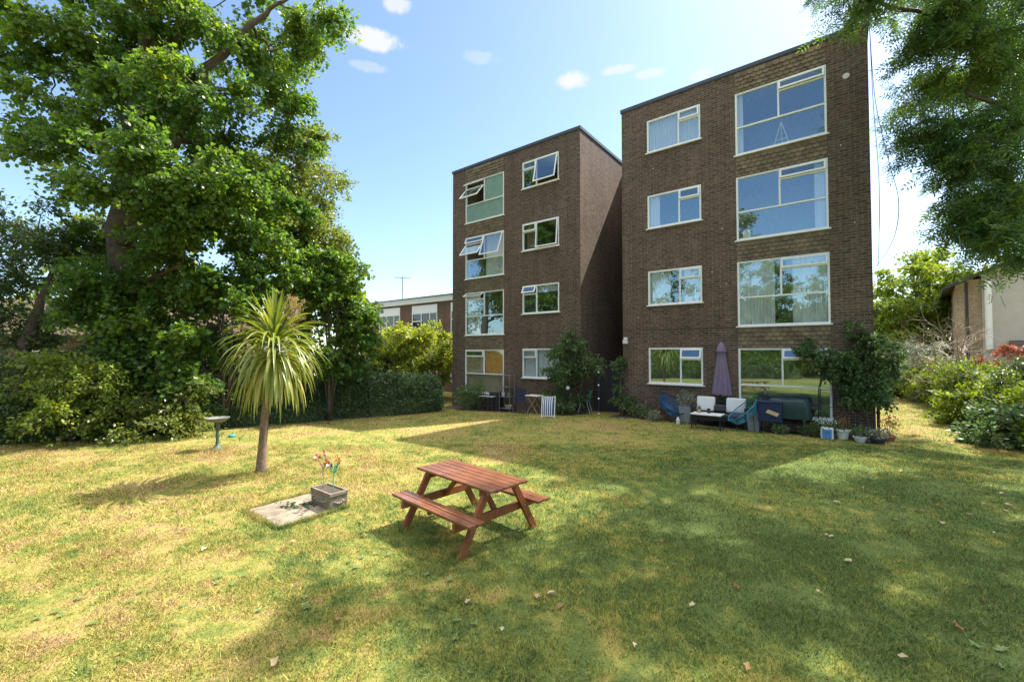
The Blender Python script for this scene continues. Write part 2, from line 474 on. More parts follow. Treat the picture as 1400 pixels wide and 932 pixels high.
L = {}
L['maple'] = leafmat('maple leaves', [(0, (.045, .10, .026)), (.45, (.095, .185, .036)), (.8, (.17, .26, .045)), (1, (.32, .34, .06))])
L['maple2'] = leafmat('light leaves', [(0, (.07, .11, .022)), (.5, (.14, .19, .04)), (1, (.26, .28, .065))])
L['dark'] = leafmat('dark leaves', [(0, (.034, .068, .024)), (.5, (.07, .125, .038)), (1, (.14, .20, .06))])
L['hedge'] = leafmat('hedge leaves', [(0, (.038, .075, .024)), (.6, (.085, .15, .042)), (1, (.17, .24, .07))], .33, .3, .6)
L['ash'] = leafmat('ash leaves', [(0, (.040, .088, .026)), (.5, (.085, .16, .038)), (1, (.18, .25, .05))])
L['gold'] = leafmat('golden leaves', [(0, (.14, .20, .03)), (.5, (.27, .335, .05)), (1, (.40, .42, .08))], .5, .4)
L['bright'] = leafmat('bright leaves', [(0, (.07, .125, .022)), (.5, (.155, .225, .035)), (1, (.28, .31, .05))], .52, .42, .35)
L['climber'] = leafmat('climber leaves', [(0, (.045, .09, .032)), (.6, (.10, .17, .055)), (1, (.22, .28, .12))], .46, .35, .4)
L['silver'] = leafmat('silver leaves', [(0, (.10, .14, .09)), (1, (.34, .38, .27))], .6, .3)
L['red'] = leafmat('red leaves', [(0, (.10, .12, .03)), (.4, (.19, .09, .04)), (.75, (.30, .09, .05)), (1, (.40, .20, .08))], .5, .4)
L['rosemary'] = leafmat('rosemary', [(0, (.05, .10, .03)), (1, (.16, .25, .075))], .6, .25)
L['cord'] = leafmat('cordyline', [(0, (.10, .15, .03)), (.5, (.19, .24, .045)), (.85, (.31, .33, .08)), (1, (.42, .34, .12))], .38, .3, .55)
L['weed'] = leafmat('weed', [(0, (.11, .18, .045)), (1, (.20, .27, .08))], .55, .3)
L['fallen'] = leafmat('fallen leaf', [(0, (.17, .09, .04)), (.5, (.34, .22, .10)), (1, (.55, .45, .28))], .8, .2, .2)

# ------------------------------------------------------------------ ground
xs = np.concatenate([[-400, -220, -120, -70, -45], np.arange(-32, 36.1, .5), [45, 70, 120, 220, 400]])
ys = np.concatenate([[-400, -200, -90, -40, -18], np.arange(-8, 36.1, .5), [45, 70, 120, 220, 400]])
GX, GY = np.meshgrid(xs, ys)
GZ = gz(GX, GY) + np.where((np.abs(GX) < 30) & (GY < 34), .035 * (vnoise(np.stack([GX, GY, GX * 0], -1), .45, 3) - .5), 0)
V = np.stack([GX, GY, GZ], -1).reshape(-1, 3)
nx, ny = len(xs), len(ys)
ii = (np.arange(ny - 1)[:, None] * nx + np.arange(nx - 1)[None]).ravel()
lawn = np_object('lawn', V, np.stack([ii, ii + 1, ii + nx + 1, ii + nx], 1), None, M['lawn'], smooth=True)
tag(lawn, 'patchy dry lawn running from the camera to the flats', 'lawn', kind='structure')


def ground_z(x, y):
    return gz(x, y) + .035 * (vnoise(np.stack([x, y, x * 0], -1), .45, 3) - .5)


def slab_mask(x, y):          # keep blades off the paving slab and planter
    cx, cy, a = -2.95, 5.92, R(-38)
    u = (x - cx) * math.cos(a) + (y - cy) * math.sin(a); v = -(x - cx) * math.sin(a) + (y - cy) * math.cos(a)
    return (np.abs(u) < .40 + .06 * np.sin(v * 23)) & (np.abs(v) < .36 + .06 * np.sin(u * 19))


def in_building(x, y):
    u = (x - BX) * math.cos(PHI) - (y - BY) * math.sin(PHI)
    s = (x - BX) * math.sin(PHI) + (y - BY) * math.cos(PHI)
    return (s > -.75) & (u > -8.6) & (u < 6.85)


def blades(n, d0, d1, h, w):
    d = np.sqrt(rng.uniform(d0 * d0, d1 * d1, n))
    x = d * rng.uniform(-1.42, 1.42, n); y = d
    # thin patches and tufts
    q = vnoise(np.stack([x, y, x * 0], -1), 2.3, 11) * .6 + vnoise(np.stack([x, y, x * 0], -1), 9, 12) * .4
    k = (rng.uniform(0, 1, n) < np.clip(q * 2.2 - .35, .12, 1)) & ~slab_mask(x, y) & ~in_building(x, y)
    x, y = x[k], y[k]; n = len(x); q = q[k]
    z = ground_z(x, y)
    a = rng.uniform(0, 2 * math.pi, n)
    hh = h * rng.uniform(.45, 1.2, n) * (.6 + .7 * q); ww = w * rng.uniform(.6, 1.3, n)
    lean = rng.uniform(.2, 1.5, n) * hh
    la = rng.uniform(0, 2 * math.pi, n)
    P = np.stack([x, y, z], 1)
    S = np.stack([np.cos(a), np.sin(a), a * 0], 1) * ww[:, None] * .5
    T = P + np.stack([np.cos(la) * lean, np.sin(la) * lean, hh], 1)
    return np.stack([P - S, P + S, T], 1).reshape(-1, 3), np.repeat(rng.uniform(0, 1, n) ** 1.2, 3)


bl = [blades(260000, 2.0, 5.2, .034, .0068), blades(260000, 5.2, 10, .04, .010), blades(170000, 10, 24, .05, .017)]
def tufts(x, y, h, w):
    n = len(x); z = ground_z(x, y) + .002
    a = rng.uniform(0, 2 * math.pi, n); hh = h * rng.uniform(.4, 1.2, n); ww = w * rng.uniform(.6, 1.3, n); lean = rng.uniform(.1, 1.1, n) * hh; la = rng.uniform(0, 2 * math.pi, n)
    P = np.stack([x, y, z], 1); S = np.stack([np.cos(a), np.sin(a), a * 0], 1) * ww[:, None] * .5
    T = P + np.stack([np.cos(la) * lean, np.sin(la) * lean, hh], 1)
    return np.stack([P - S, P + S, T], 1).reshape(-1, 3), np.repeat(rng.uniform(0, .9, n), 3)


t_ = rng.uniform(-1, 1, 5200); e_ = rng.integers(0, 4, 5200); o_ = np.abs(rng.normal(0, .03, 5200)) - .015
u_ = np.where(e_ < 2, t_ * .5, np.where(e_ == 2, .49 + o_, -.49 - o_)); v_ = np.where(e_ < 2, np.where(e_ == 0, .45 + o_, -.45 - o_), t_ * .46)
a_ = R(-38)
bl.append(tufts(-2.95 + u_ * math.cos(a_) - v_ * math.sin(a_), 5.92 + u_ * math.sin(a_) + v_ * math.cos(a_), .06, .008))
for cx_, cy_, n_, r_ in [(-4.42, 7.58, 900, .16), (-6.48, 9.42, 500, .16), *[(-.52 + x_ * .715 + y_ * .70, 5.30 - x_ * .70 + y_ * .715, 260, .07) for x_ in (-.5, .5) for y_ in (-.6, .6)]]:
    q_ = rng.normal(0, 1, (2, n_)) * r_
    bl.append(tufts(cx_ + q_[0], cy_ + q_[1], .075, .008))
BV = np.concatenate([b[0] for b in bl]); BT = np.concatenate([b[1] for b in bl])
g = np_object('grass', BV, np.arange(len(BV)).reshape(-1, 3), BT, M['blades'])
tag(g, 'short dry mown grass blades covering the lawn', 'grass', kind='stuff')
print('blades', len(BV) // 3)

# ------------------------------------------------------------------ the flats
RT = 10.687
ROWS = {1: (8.875, 9.979, 8.027, 9.908), 2: (6.299, 7.416, 5.469, 7.365), 3: (3.714, 4.855, 2.915, 4.831), 4: (1.12, 2.29, .352, 2.266)}
FLOOR = {1: 'top floor', 2: 'second floor', 3: 'first floor', 4: 'ground floor'}
DEEP = 6.0


def wall_with_openings(mb, u0, u1, z0, z1, holes):
    us = sorted({u0, u1, *[h[0] for h in holes], *[h[1] for h in holes]})
    zs = sorted({z0, z1, *[h[2] for h in holes], *[h[3] for h in holes]})
    for a, b in zip(us, us[1:]):
        for c, d in zip(zs, zs[1:]):
            um, zm = (a + b) / 2, (c + d) / 2
            if any(h[0] < um < h[1] and h[2] < zm < h[3] for h in holes): continue
            mb.add([(a, 0, c), (b, 0, c), (b, 0, d), (a, 0, d)], [(0, 1, 2, 3)])
    for a, b, c, d in holes:
        e = .12
        mb.add([(a, 0, c), (b, 0, c), (b, 0, d), (a, 0, d), (a, e, c), (b, e, c), (b, e, d), (a, e, d)],
               [(0, 4, 5, 1), (1, 5, 6, 2), (2, 6, 7, 3), (3, 7, 4, 0)])
        w = .35; f = 2.2                              # the room behind
        A, B, C_, D = a - w, b + w, c - .05 if d - c > 1.5 else c - .7, d + .1
        mb.add([(a, e, c), (b, e, c), (b, e, d), (a, e, d), (A, e, C_), (B, e, C_), (B, e, D), (A, e, D), (A, f, C_), (B, f, C_), (B, f, D), (A, f, D)],
               [(0, 4, 5, 1), (1, 5, 6, 2), (2, 6, 7, 3), (3, 7, 4, 0), (4, 8, 9, 5), (5, 9, 10, 6), (6, 10, 11, 7), (7, 11, 8, 4), (8, 11, 10, 9)], 1)


def window(parent, u0, u1, z0, z1, cells, label=None):
    """cells: (a0,a1,b0,b1,open_degrees or None, glass) as fractions; one frame with its panes, sashes and sill"""
    fr = MB(); pane = MB(); frost = MB()
    o = .028
    y0, y1 = -.018, .055
    fr.box(u0, u0 + o, y0, y1, z0, z1); fr.box(u1 - o, u1, y0, y1, z0, z1)
    fr.box(u0 + o, u1 - o, y0, y1, z0, z0 + o); fr.box(u0 + o, u1 - o, y0, y1, z1 - o, z1)
    U0, U1, Z0, Z1 = u0 + o, u1 - o, z0 + o, z1 - o
    sashes = []
    for a0, a1, b0, b1, op, gl in cells:
        A, B = U0 + (U1 - U0) * a0, U0 + (U1 - U0) * a1
        C_, D = Z0 + (Z1 - Z0) * b0, Z0 + (Z1 - Z0) * b1
        k = .022
        fr.box(A, A + k, y0 + .003, y1, C_, D); fr.box(B - k, B, y0 + .003, y1, C_, D)
        fr.box(A + k, B - k, y0 + .003, y1, C_, C_ + k); fr.box(A + k, B - k, y0 + .003, y1, D - k, D)
        A, B, C_, D = A + k, B - k, C_ + k, D - k
        if op is None:
            q = frost if gl == 'frost' else pane
            q.add([(A, .02, C_), (B, .02, C_), (B, .02, D), (A, .02, D)], [(0, 1, 2, 3)])
        else:
            sashes.append((A, B, C_, D, op, gl))
    w = fr.build('window', M['white'], parent)
    if label: w['label'] = label
    if pane.f: pane.build('pane', M['glass'], w)
    if frost.f:
        fo = frost.build('pane', M['frost'], w); fo['label'] = 'greenish frosted pane'
    for A, B, C_, D, op, gl in sashes:
        s = MB(); k = .034; H = D - C_; g_ = .012
        W = B - A
        s.box(-g_, k, -.034, .0, -H - g_, g_); s.box(W - k, W + g_, -.034, .0, -H - g_, g_)
        s.box(k, W - k, -.034, .0, -k, g_); s.box(k, W - k, -.034, .0, -H - g_, -H + k)
        s.add([(k, -.016, -H + k), (W - k, -.016, -H + k), (W - k, -.016, -k), (k, -.016, -k)], [(0, 1, 2, 3)], 1)
        so = s.build('sash', [M['white'], M['frost'] if gl == 'frost' else M['glass']], w)
        so.location = (A, -.021, D)
        so.rotation_euler = (-R(op), 0, 0)
        if op > 3: so['label'] = 'sash tilted open'
    si = MB(); si.box(u0 - .05, u1 + .05, -.065, .02, z0 - .035, z0 - .002)
    si.build('sill', M['white'], w)
    return w


def big_cells(right, vent=0, p1=None, p2=None, g2='clear', g3='clear'):
    """right: the vent sits over the right hand pane. p1 the pane under the vent, p2 the other"""
    t = .44; v = .845; m = .5
    if right:
        return [(0, 1, 0, t, None, g3), (0, m, t, 1, p2, g2), (m, 1, t, v, p1, 'clear'), (m, 1, v, 1, vent, 'clear')]
    return [(0, 1, 0, t, None, g3), (m, 1, t, 1, p2, g2), (0, m, t, v, p1, 'clear'), (0, m, v, 1, vent, 'clear')]


def small_cells(right, vent=0, p1=None, p2=None):
    v = .70; m = .61
    if right:
        return [(0, m, 0, 1, p2, 'clear'), (m, 1, 0, v, p1, 'clear'), (m, 1, v, 1, vent, 'clear')]
    return [(1 - m, 1, 0, 1, p2, 'clear'), (0, 1 - m, 0, v, p1, 'clear'), (0, 1 - m, v, 1, vent, 'clear')]


def tile_panel(parent, u0, u1, z0, z1):
    mb = MB()
    mb.box(u0, u1, -.008, .05, z0, z1)
    gauge, w = .105, .165
    rows = int((z1 - z0) / gauge)
    gauge = (z1 - z0) / max(rows, 1)
    for r_ in range(rows):
        top = z0 + (r_ + 1) * gauge; bot = top - gauge - .03
        if r_ == 0: bot = z0 + .004
        off = (w / 2) * (r_ % 2)
        x = u0 - off
        while x < u1 - .004:
            a, b = max(x + .003, u0), min(x + w - .003, u1)
            if b - a > .015:
                c = (b - a) * .28
                jit = random.uniform(-.003, .003)
                y_t, y_b = -.012, -.042 + jit
                vs = [(a, y_t, top), (b, y_t, top), (b, y_b + .003, bot + .035), (b - c, y_b, bot), (a + c, y_b, bot), (a, y_b + .003, bot + .035)]
                vs += [(p[0], p[1] + .011, p[2]) for p in vs]
                mb.add(vs, [(0, 5, 4, 3, 2, 1), (5, 11, 10, 4), (4, 10, 9, 3), (3, 9, 8, 2), (2, 8, 7, 1), (0, 6, 11, 5)], random.choice((0, 0, 1, 2)))
            x += w
    return mb.build('tile_hanging', [M['tile'], M['tile_b'], M['tile_c']], parent)


def curtain(u0, u1, z0, z1, mname, label, y=.098, fold=.022, cat='curtain', pitch=.09, root=None):
    n = max(8, int((u1 - u0) / .012))
    t = np.linspace(0, 1, n)
    U = u0 + (u1 - u0) * t
    ph = rng.uniform(0, 6)
    Y = y + fold * np.sin(2 * math.pi * U / pitch + ph + 1.3 * np.sin(U * 9)) + rng.uniform(-.004, .004, n)
    top = np.stack([U, Y, np.full(n, z1)], 1); bot = np.stack([U, Y * 1.0 + .012 * np.sin(U * 20), np.full(n, z0)], 1)
    Vv = np.concatenate([bot, top])
    i = np.arange(n - 1)
    o = np_object(cat, Vv, np.stack([i, i + 1, i + 1 + n, i + n], 1), rng.uniform(0, 1, 2 * n), mname, smooth=True)
    o.location = (BX, BY, 0); o.rotation_euler = (0, 0, -PHI)
    return tag(o, label, cat)


def flats(u0, u1, small, big, right, label, extra=None):
    root = empty('apartment_block', (BX, BY, 0), -PHI, label, 'flats')
    mb = MB()
    holes = []
    for r_ in ROWS:
        a, b, c, d = ROWS[r_]
        holes.append((small[0], small[1], a, b)); holes.append((big[0], big[1], c, d))
    zb = -.9
    wall_with_openings(mb, u0, u1, zb, RT - .05, holes)
    mb.add([(u0, 0, zb), (u0, DEEP, zb), (u0, DEEP, RT - .05), (u0, 0, RT - .05)], [(0, 3, 2, 1)])
    mb.add([(u1, 0, zb), (u1, DEEP, zb), (u1, DEEP, RT - .05), (u1, 0, RT - .05)], [(0, 1, 2, 3)])
    mb.add([(u0, DEEP, zb), (u1, DEEP, zb), (u1, DEEP, RT - .05), (u0, DEEP, RT - .05)], [(0, 3, 2, 1)])
    if extra: extra(mb)
    mb.build('wall', [M['brick'], M['room']], root)
    for a, b in ((u0, big[0]), (big[1], u1)):
        j = MB(); j.box(a, b, -.004, .01, 2.885, 2.905); j.build('brick_joint', M['joint'], root)
    rf = MB()
    e = .035
    rf.box(u0 - e, u1 + e, -e, 0 + .25, RT - .115, RT); rf.box(u0 - e, u1 + e, DEEP - .25, DEEP + e, RT - .115, RT)
    rf.box(u0 - e, u0 + .2, .25, DEEP - .25, RT - .115, RT); rf.box(u1 - .2, u1 + e, .25, DEEP - .25, RT - .115, RT)
    rf.box(u0 + .2, u1 - .2, .25, DEEP - .25, RT - .3, RT - .08, 1)
    rf.build('roof', [M['fascia'], M['felt']], root)
    edges = sorted([RT - .118, *[ROWS[r_][2] for r_ in (1, 2, 3)]], reverse=True)
    tops = [ROWS[1][3], ROWS[2][3], ROWS[3][3], ROWS[4][3]]
    for z1, z0 in zip(edges, tops):
        tile_panel(root, big[0], big[1], z0 + .004, z1 - .037)
    return root


LS, LB = (-4.335, -2.584), (-7.58, -5.328)
RS, RB = (.915, 2.618), (3.612, 5.825)
LINK = 4.28


def link(mb):
    mb.add([(-1.658, LINK, -.9), (0, LINK, -.9), (0, LINK, RT - .05), (-1.658, LINK, RT - .05)], [(0, 1, 2, 3)])
    mb.add([(-1.658, LINK, RT - .05), (0, LINK, RT - .05), (0, DEEP, RT - .05), (-1.658, DEEP, RT - .05)], [(0, 1, 2, 3)])
    mb.add([(-1.658, DEEP, -.9), (0, DEEP, -.9), (0, DEEP, RT - .05), (-1.658, DEEP, RT - .05)], [(0, 3, 2, 1)])


left = flats(-8.43, -1.658, LS, LB, False, 'four storey brown brick block with several windows hanging open and a bare lit side wall', link)
right = flats(0, 6.699, RS, RB, True, 'four storey brown brick block with blue reflecting windows and a parasol below')

window(left, *LS, *ROWS[1][:2], small_cells(False, 0, None, 14))
window(left, *LS, *ROWS[2][:2], small_cells(False, 4, None, 5))
window(left, *LS, *ROWS[3][:2], small_cells(False, 26, None, None))
window(left, *LS, *ROWS[4][:2], small_cells(False, 0, None, None))
window(left, *LB, *ROWS[1][2:], big_cells(False, 52, 40, None, 'frost', 'frost'))
window(left, *LB, *ROWS[2][2:], big_cells(False, 20, 38, 20))
window(left, *LB, *ROWS[3][2:], big_cells(False, 55))
window(left, *LB, *ROWS[4][2:], big_cells(False, 0))
window(right, *RS, *ROWS[1][:2], small_cells(True, 6))
window(right, *RS, *ROWS[2][:2], small_cells(True, 5))
window(right, *RS, *ROWS[3][:2], small_cells(True, 0))
window(right, *RS, *ROWS[4][:2], small_cells(True, 16))
window(right, *RB, *ROWS[1][2:], big_cells(True, 9))
window(right, *RB, *ROWS[2][2:], big_cells(True, 9))
window(right, *RB, *ROWS[3][2:], big_cells(True, 0))
window(right, *RB, *ROWS[4][2:], big_cells(True, 14))

# parts fixed to the walls
mb = MB(); mb.lathe([(.0, 0), (.075, 0), (.075, .02), (.06, .03), (0, .032)], 18)
v = mb.build('vent_cover', M['wpot'], right); v.location = (6.25, 0, 9.42); v.rotation_euler = (R(90), 0, 0)
mb = MB(); mb.box(.05, .17, -.07, 0, 2.58, 2.66); mb.box(.04, .2, -.13, -.03, 2.44, 2.57)
mb.build('security_light', M['wpot'], right, bevel=.008)
mb = MB(); mb.tube([(6.75, .06, -.3), (6.75, .06, 2.0)], .035, 10)
for z in (.6, 1.6): mb.tube([(6.75, .06, z), (6.75, .06, z + .05)], .045, 10)
mb.build('downpipe', M['black'], right)
for i in range(7):                                 # small cable clips and stubs on the brickwork
    u = [3.3, .55, 2.9, 6.1, 3.2, 1.1, 6.35][i]; z = [4.2, 3.3, 4.6, 7.6, 5.9, 8.3, 5.5][i]
    mb = MB(); mb.box(u, u + .025, -.02, 0, z, z + .03); mb.build('cable_clip', M['wpot'], right)

# curtains and blinds hang inside
curtain(.95, 2.55, 8.86, 10.0, M['curtain'], 'pale net curtain filling the small top floor window of the block with the parasol')
curtain(.93, 1.30, 6.29, 7.43, M['curtain'], 'pale curtain drawn to the left side of the small second floor window above the parasol')
curtain(.95, 1.62, 3.7, 4.87, M['curtain'], 'white curtain at the left half of the small first floor window above the parasol')
curtain(2.05, 2.6, 3.7, 4.87, M['curtain'], 'white curtain behind the narrow right pane of the small first floor window above the parasol')
curtain(3.63, 4.55, 2.9, 4.86, M['curtain'], 'wide net curtain at the left of the big first floor window over the garden sofa')
curtain(4.98, 5.81, 2.9, 4.86, M['curtain'], 'wide net curtain at the right of the big first floor window beside the climber')
curtain(5.52, 5.82, 5.45, 7.4, M['curtain'], 'narrow gathered curtain at the right edge of the big second floor window')
curtain(3.63, 3.80, 8.0, 9.92, M['curtain'], 'narrow gathered curtain at the left edge of the big top floor window')
curtain(-3.62, -2.6, 1.1, 2.3, M['curtain_b'], 'pale curtain behind the wide pane of the ground floor window by the rose bush', y=.105, fold=.02)
curtain(-4.3, -3.68, 1.1, 2.3, M['curtain_b'], 'pale curtain behind the narrow pane of the ground floor window left of the rose bush', y=.105, fold=.02)
curtain(-4.15, -3.72, 6.29, 7.43, M['drape'], 'brown drape in the small second floor window of the block with open sashes')
curtain(-6.4, -5.36, 5.45, 7.38, M['curtain'], 'white curtain behind the right half of the big second floor window with open sashes')
curtain(-7.55, -6.75, 2.9, 4.85, M['curtain'], 'sheer curtain at the left of the big first floor window of the left block')
curtain(-3.6, -2.6, 4.55, 4.87, M['curtain'], 'half lowered pale blind in the small first floor window of the left block', fold=.0, cat='blind')
curtain(-7.55, -5.36, .38, 1.15, M['tan'], 'tan board closing the low pane of the ground floor window behind the rosemary', y=.09, fold=.0, cat='blind')
curtain(-7.55, -6.5, 1.19, 2.0, M['tan'], 'tan roller blind pulled down in the left ground floor window above the rosemary', y=.09, fold=.0, cat='blind')
curtain(-6.42, -5.36, 1.19, 2.24, M['rust'], 'orange brown slatted blind in the ground floor window above the metal shelves', y=.085, fold=.012, cat='blind', pitch=50)
mb = MB()
for q in ((-.22, 0), (.22, 0)): mb.tube([(q[0], 0, 0), (0, .02, .78)], .012, 6)
mb.tube([(0, .28, 0), (0, .02, .78)], .012, 6); mb.tube([(-.15, 0, .26), (.15, 0, .26)], .01, 6)
o = mb.build('easel', M['white']); o.location = fac(4.75, .3, 8.06); o.rotation_euler = (0, 0, -PHI)
tag(o, 'small white tripod easel standing inside the big top floor window', 'easel')
mb = MB(); mb.box(-.1, .1, 0, .012, 0, .28)
o = mb.build('card', M['cushion']); o.location = fac(3.86, .1, 5.5); o.rotation_euler = (R(8), 0, -PHI)
tag(o, 'white card leaning in the corner of the big second floor window', 'card')

# hanging cables by the right corner
for k, (pts, lab) in enumerate([
        ([(6.74, -.03, 10.6), (6.78, -.05, 8.5), (6.86, -.06, 6.3), (6.80, -.05, 4.2), (6.74, -.03, 3.0)], 'thin cable hanging straight down the right corner of the block with the parasol'),
        ([(6.75, .1, 10.5), (6.83, .1, 8.6), (7.05, .05, 7.0), (7.22, 0, 5.9), (7.12, .05, 5.0), (6.76, .05, 4.3)], 'slack cable bellying out from the right corner of the block with the parasol')]):
    P = [Vector(p) for p in pts]; sm = []
    for i in range(len(P) - 1):
        a, b, c, d = P[max(i - 1, 0)], P[i], P[i + 1], P[min(i + 2, len(P) - 1)]
        for s in np.linspace(0, 1, 8, endpoint=False):
            sm.append(.5 * ((2 * b) + (c - a) * s + (2 * a - 5 * b + 4 * c - d) * s * s + (3 * b - a - 3 * c + d) * s ** 3))
    sm.append(P[-1])
    mb = MB(); mb.tube(sm, .007, 6)
    o = mb.build('cable', M['dark']); o.location = (BX, BY, 0); o.rotation_euler = (0, 0, -PHI)
    tag(o, lab, 'cable')

# ------------------------------------------------------------------ plants
def rand_dirs(n, flat=1.0):
    d = rng.normal(size=(n, 3)); d[:, 2] *= flat
    return unit(d)


def curve_pts(a, b, sag=0, n=5, wob=.06):
    a, b = np.array(a, float), np.array(b, float)
    t = np.linspace(0, 1, n)[:, None]
    P = a + (b - a) * t
    L_ = np.linalg.norm(b - a)
    P[:, 2] += (sag * L_ * 4 * t * (1 - t))[:, 0]
    P[1:-1] += rng.normal(size=(n - 2, 3)) * wob * L_
    return P


def spray(C, rad, twigs, per, size, shape, droop=.35, up=.7, flat=.6, axis=None, jit=.16, outward=.5):
    """leafy twigs radiating from clump centres; returns leaf arrays and the twigs"""
    K = len(C)
    d = rng.normal(size=(K, twigs, 3)); d[..., 2] *= flat
    d = unit(d)
    if axis is not None: d = unit(d + outward * unit(C - axis)[:, None, :])
    ln = (rad[:, None] * rng.uniform(.55, 1.15, (K, twigs)))
    t = rng.uniform(.12, 1.0, (K, twigs, per)) ** .8
    P = C[:, None, None, :] + d[:, :, None, :] * (ln[..., None] * t)[..., None]
    P[..., 2] -= .22 * ln[..., None] * t * t
    P += rng.normal(size=P.shape) * (jit * rad[:, None, None, None]) * .6
    T = d[:, :, None, :] * .7 + rng.normal(size=P.shape) * .55
    T[..., 2] -= droop
    Nn = rng.normal(size=P.shape) * .55; Nn[..., 2] += up
    S = size * rng.uniform(.6, 1.25, P.shape[:3])
    ct = rng.uniform(0, 1, (K, 1, 1)); tw = rng.uniform(0, 1, (K, twigs, 1)); lf = rng.uniform(0, 1, (K, twigs, per))
    tint = np.clip(.30 * ct + .25 * tw + .45 * lf, 0, 1)
    return P.reshape(-1, 3), T.reshape(-1, 3), Nn.reshape(-1, 3), S.ravel(), tint.ravel(), d, ln


def blob_points(n, c, r, shell=.45):
    d = rand_dirs(n)
    q = rng.uniform(0, 1, n) ** shell
    P = np.array(c) + d * q[:, None] * np.array(r)
    return P


def tree(name, label, cat, trunk, blobs, leaf, shape, lm, bark, twigs=12, per=18, limbs=None, group=None, droop=.35, up=.7, flat=.6,
         crad=.8, twig_r=.008, branch_r=.05, draw_twigs=True, stems=None, trunk_name='trunk', crown_name='crown', minz=.08):
    """trunk: [(x,y,z,r)...]; blobs: [(centre, radii, clumps)...]"""
    base = trunk[0]
    root = empty(name, base[:3], 0, label, cat, group)
    o = np.array(base[:3])
    wood = MB()
    tp = np.array([p[:3] for p in trunk]); tr = [p[3] for p in trunk]
    fine = [];fr = []
    for i in range(len(tp) - 1):
        for s in np.linspace(0, 1, 5, endpoint=False):
            fine.append(tp[i] + (tp[i + 1] - tp[i]) * s + rng.normal(size=3) * tr[i] * .10); fr.append(tr[i] + (tr[i + 1] - tr[i]) * s)
    fine.append(tp[-1]); fr.append(tr[-1])
    fr[0] *= 1.35
    wood.tube([Vector(p - o) for p in fine], fr, 11)
    node = [np.array(p) for p in fine]; nr = list(fr)
    for lb in (limbs or []):
        pts = np.array([p[:3] for p in lb]); rr = [p[3] for p in lb]
        q = [];qr = []
        for i in range(len(pts) - 1):
            for s in np.linspace(0, 1, 4, endpoint=False):
                q.append(pts[i] + (pts[i + 1] - pts[i]) * s + rng.normal(size=3) * rr[i] * .3); qr.append(rr[i] + (rr[i + 1] - rr[i]) * s)
        q.append(pts[-1]); qr.append(rr[-1])
        wood.tube([Vector(p - o) for p in q], qr, 8)
        node += q; nr += qr
    for st in (stems or []):
        wood.tube([Vector(np.array(p[:3]) - o) for p in st], [p[3] for p in st], 6)
        node += [np.array(p[:3]) for p in st]; nr += [p[3] for p in st]
    C = []; cr = []; axis = []
    for c, r, n in blobs:
        P = blob_points(n, c, r)
        P[:, 2] = np.maximum(P[:, 2], gz(P[:, 0], P[:, 1]) + minz)
        # a limb into every blob
        nd = np.array(node); below = nd[:, 2] - .35 * np.linalg.norm(nd[:, :2] - np.array(c)[:2], axis=1)
        dist = np.linalg.norm(nd - np.array(c), axis=1) + np.where(nd[:, 2] > c[2] - .1, 2.5, 0)
        k = int(dist.argmin())
        cp = curve_pts(nd[k], c, .06, 6, .05)
        r0 = min(nr[k] * .6, branch_r * 2.2)
        rs = list(np.linspace(r0, branch_r * .6, 6))
        wood.tube([Vector(p - o) for p in cp], rs, 6)
        node += list(cp[2:]); nr += rs[2:]
        loc = np.concatenate([cp[2:], np.array([c])])
        for p in P:
            j = int(np.linalg.norm(loc - p, axis=1).argmin())
            bp_ = curve_pts(loc[j], p, .05, 4, .07)
            wood.tube([Vector(x - o) for x in bp_], list(np.linspace(branch_r * .5, twig_r, 4)), 4, cap=False)
        C.append(P); cr.append(np.full(n, crad) * rng.uniform(.7, 1.25, n)); axis.append(np.tile(np.array(c), (n, 1)))
    C = np.concatenate(C); cr = np.concatenate(cr); axis = np.concatenate(axis)
    P, T, Nn, S, tint, d, ln = spray(C, cr, twigs, per, leaf, shape, droop, up, flat, axis)
    if minz is not None:
        lo = gz(P[:, 0], P[:, 1]) + .02
        P[:, 2] = np.maximum(P[:, 2], lo + rng.uniform(0, .12, len(P)))
    if draw_twigs:
        for i in range(len(C)):
            for k in range(twigs):
                e = C[i] + d[i, k] * ln[i, k]; mid = C[i] + d[i, k] * ln[i, k] * .5
                mid[2] -= .055 * ln[i, k]; e[2] -= .22 * ln[i, k]
                wood.tube([Vector(C[i] - o), Vector(mid - o), Vector(e - o)], [twig_r, twig_r * .7, twig_r * .3], 3, cap=False)
    if bark is not None: wood.build(trunk_name, bark, root, smooth=True)
    V, Fc, k = leaf_arrays(P - o, T, Nn, S, shape)
    np_object(crown_name, V, Fc, np.repeat(tint, k), lm, root)
    return root


def px_blob(px, py, rx, ry, Y, n, rd=None):
    c = at(px, py, Y); k = Y / F
    return (c, (rx * k, rd if rd else (rx + ry) * .5 * k, ry * k), n)


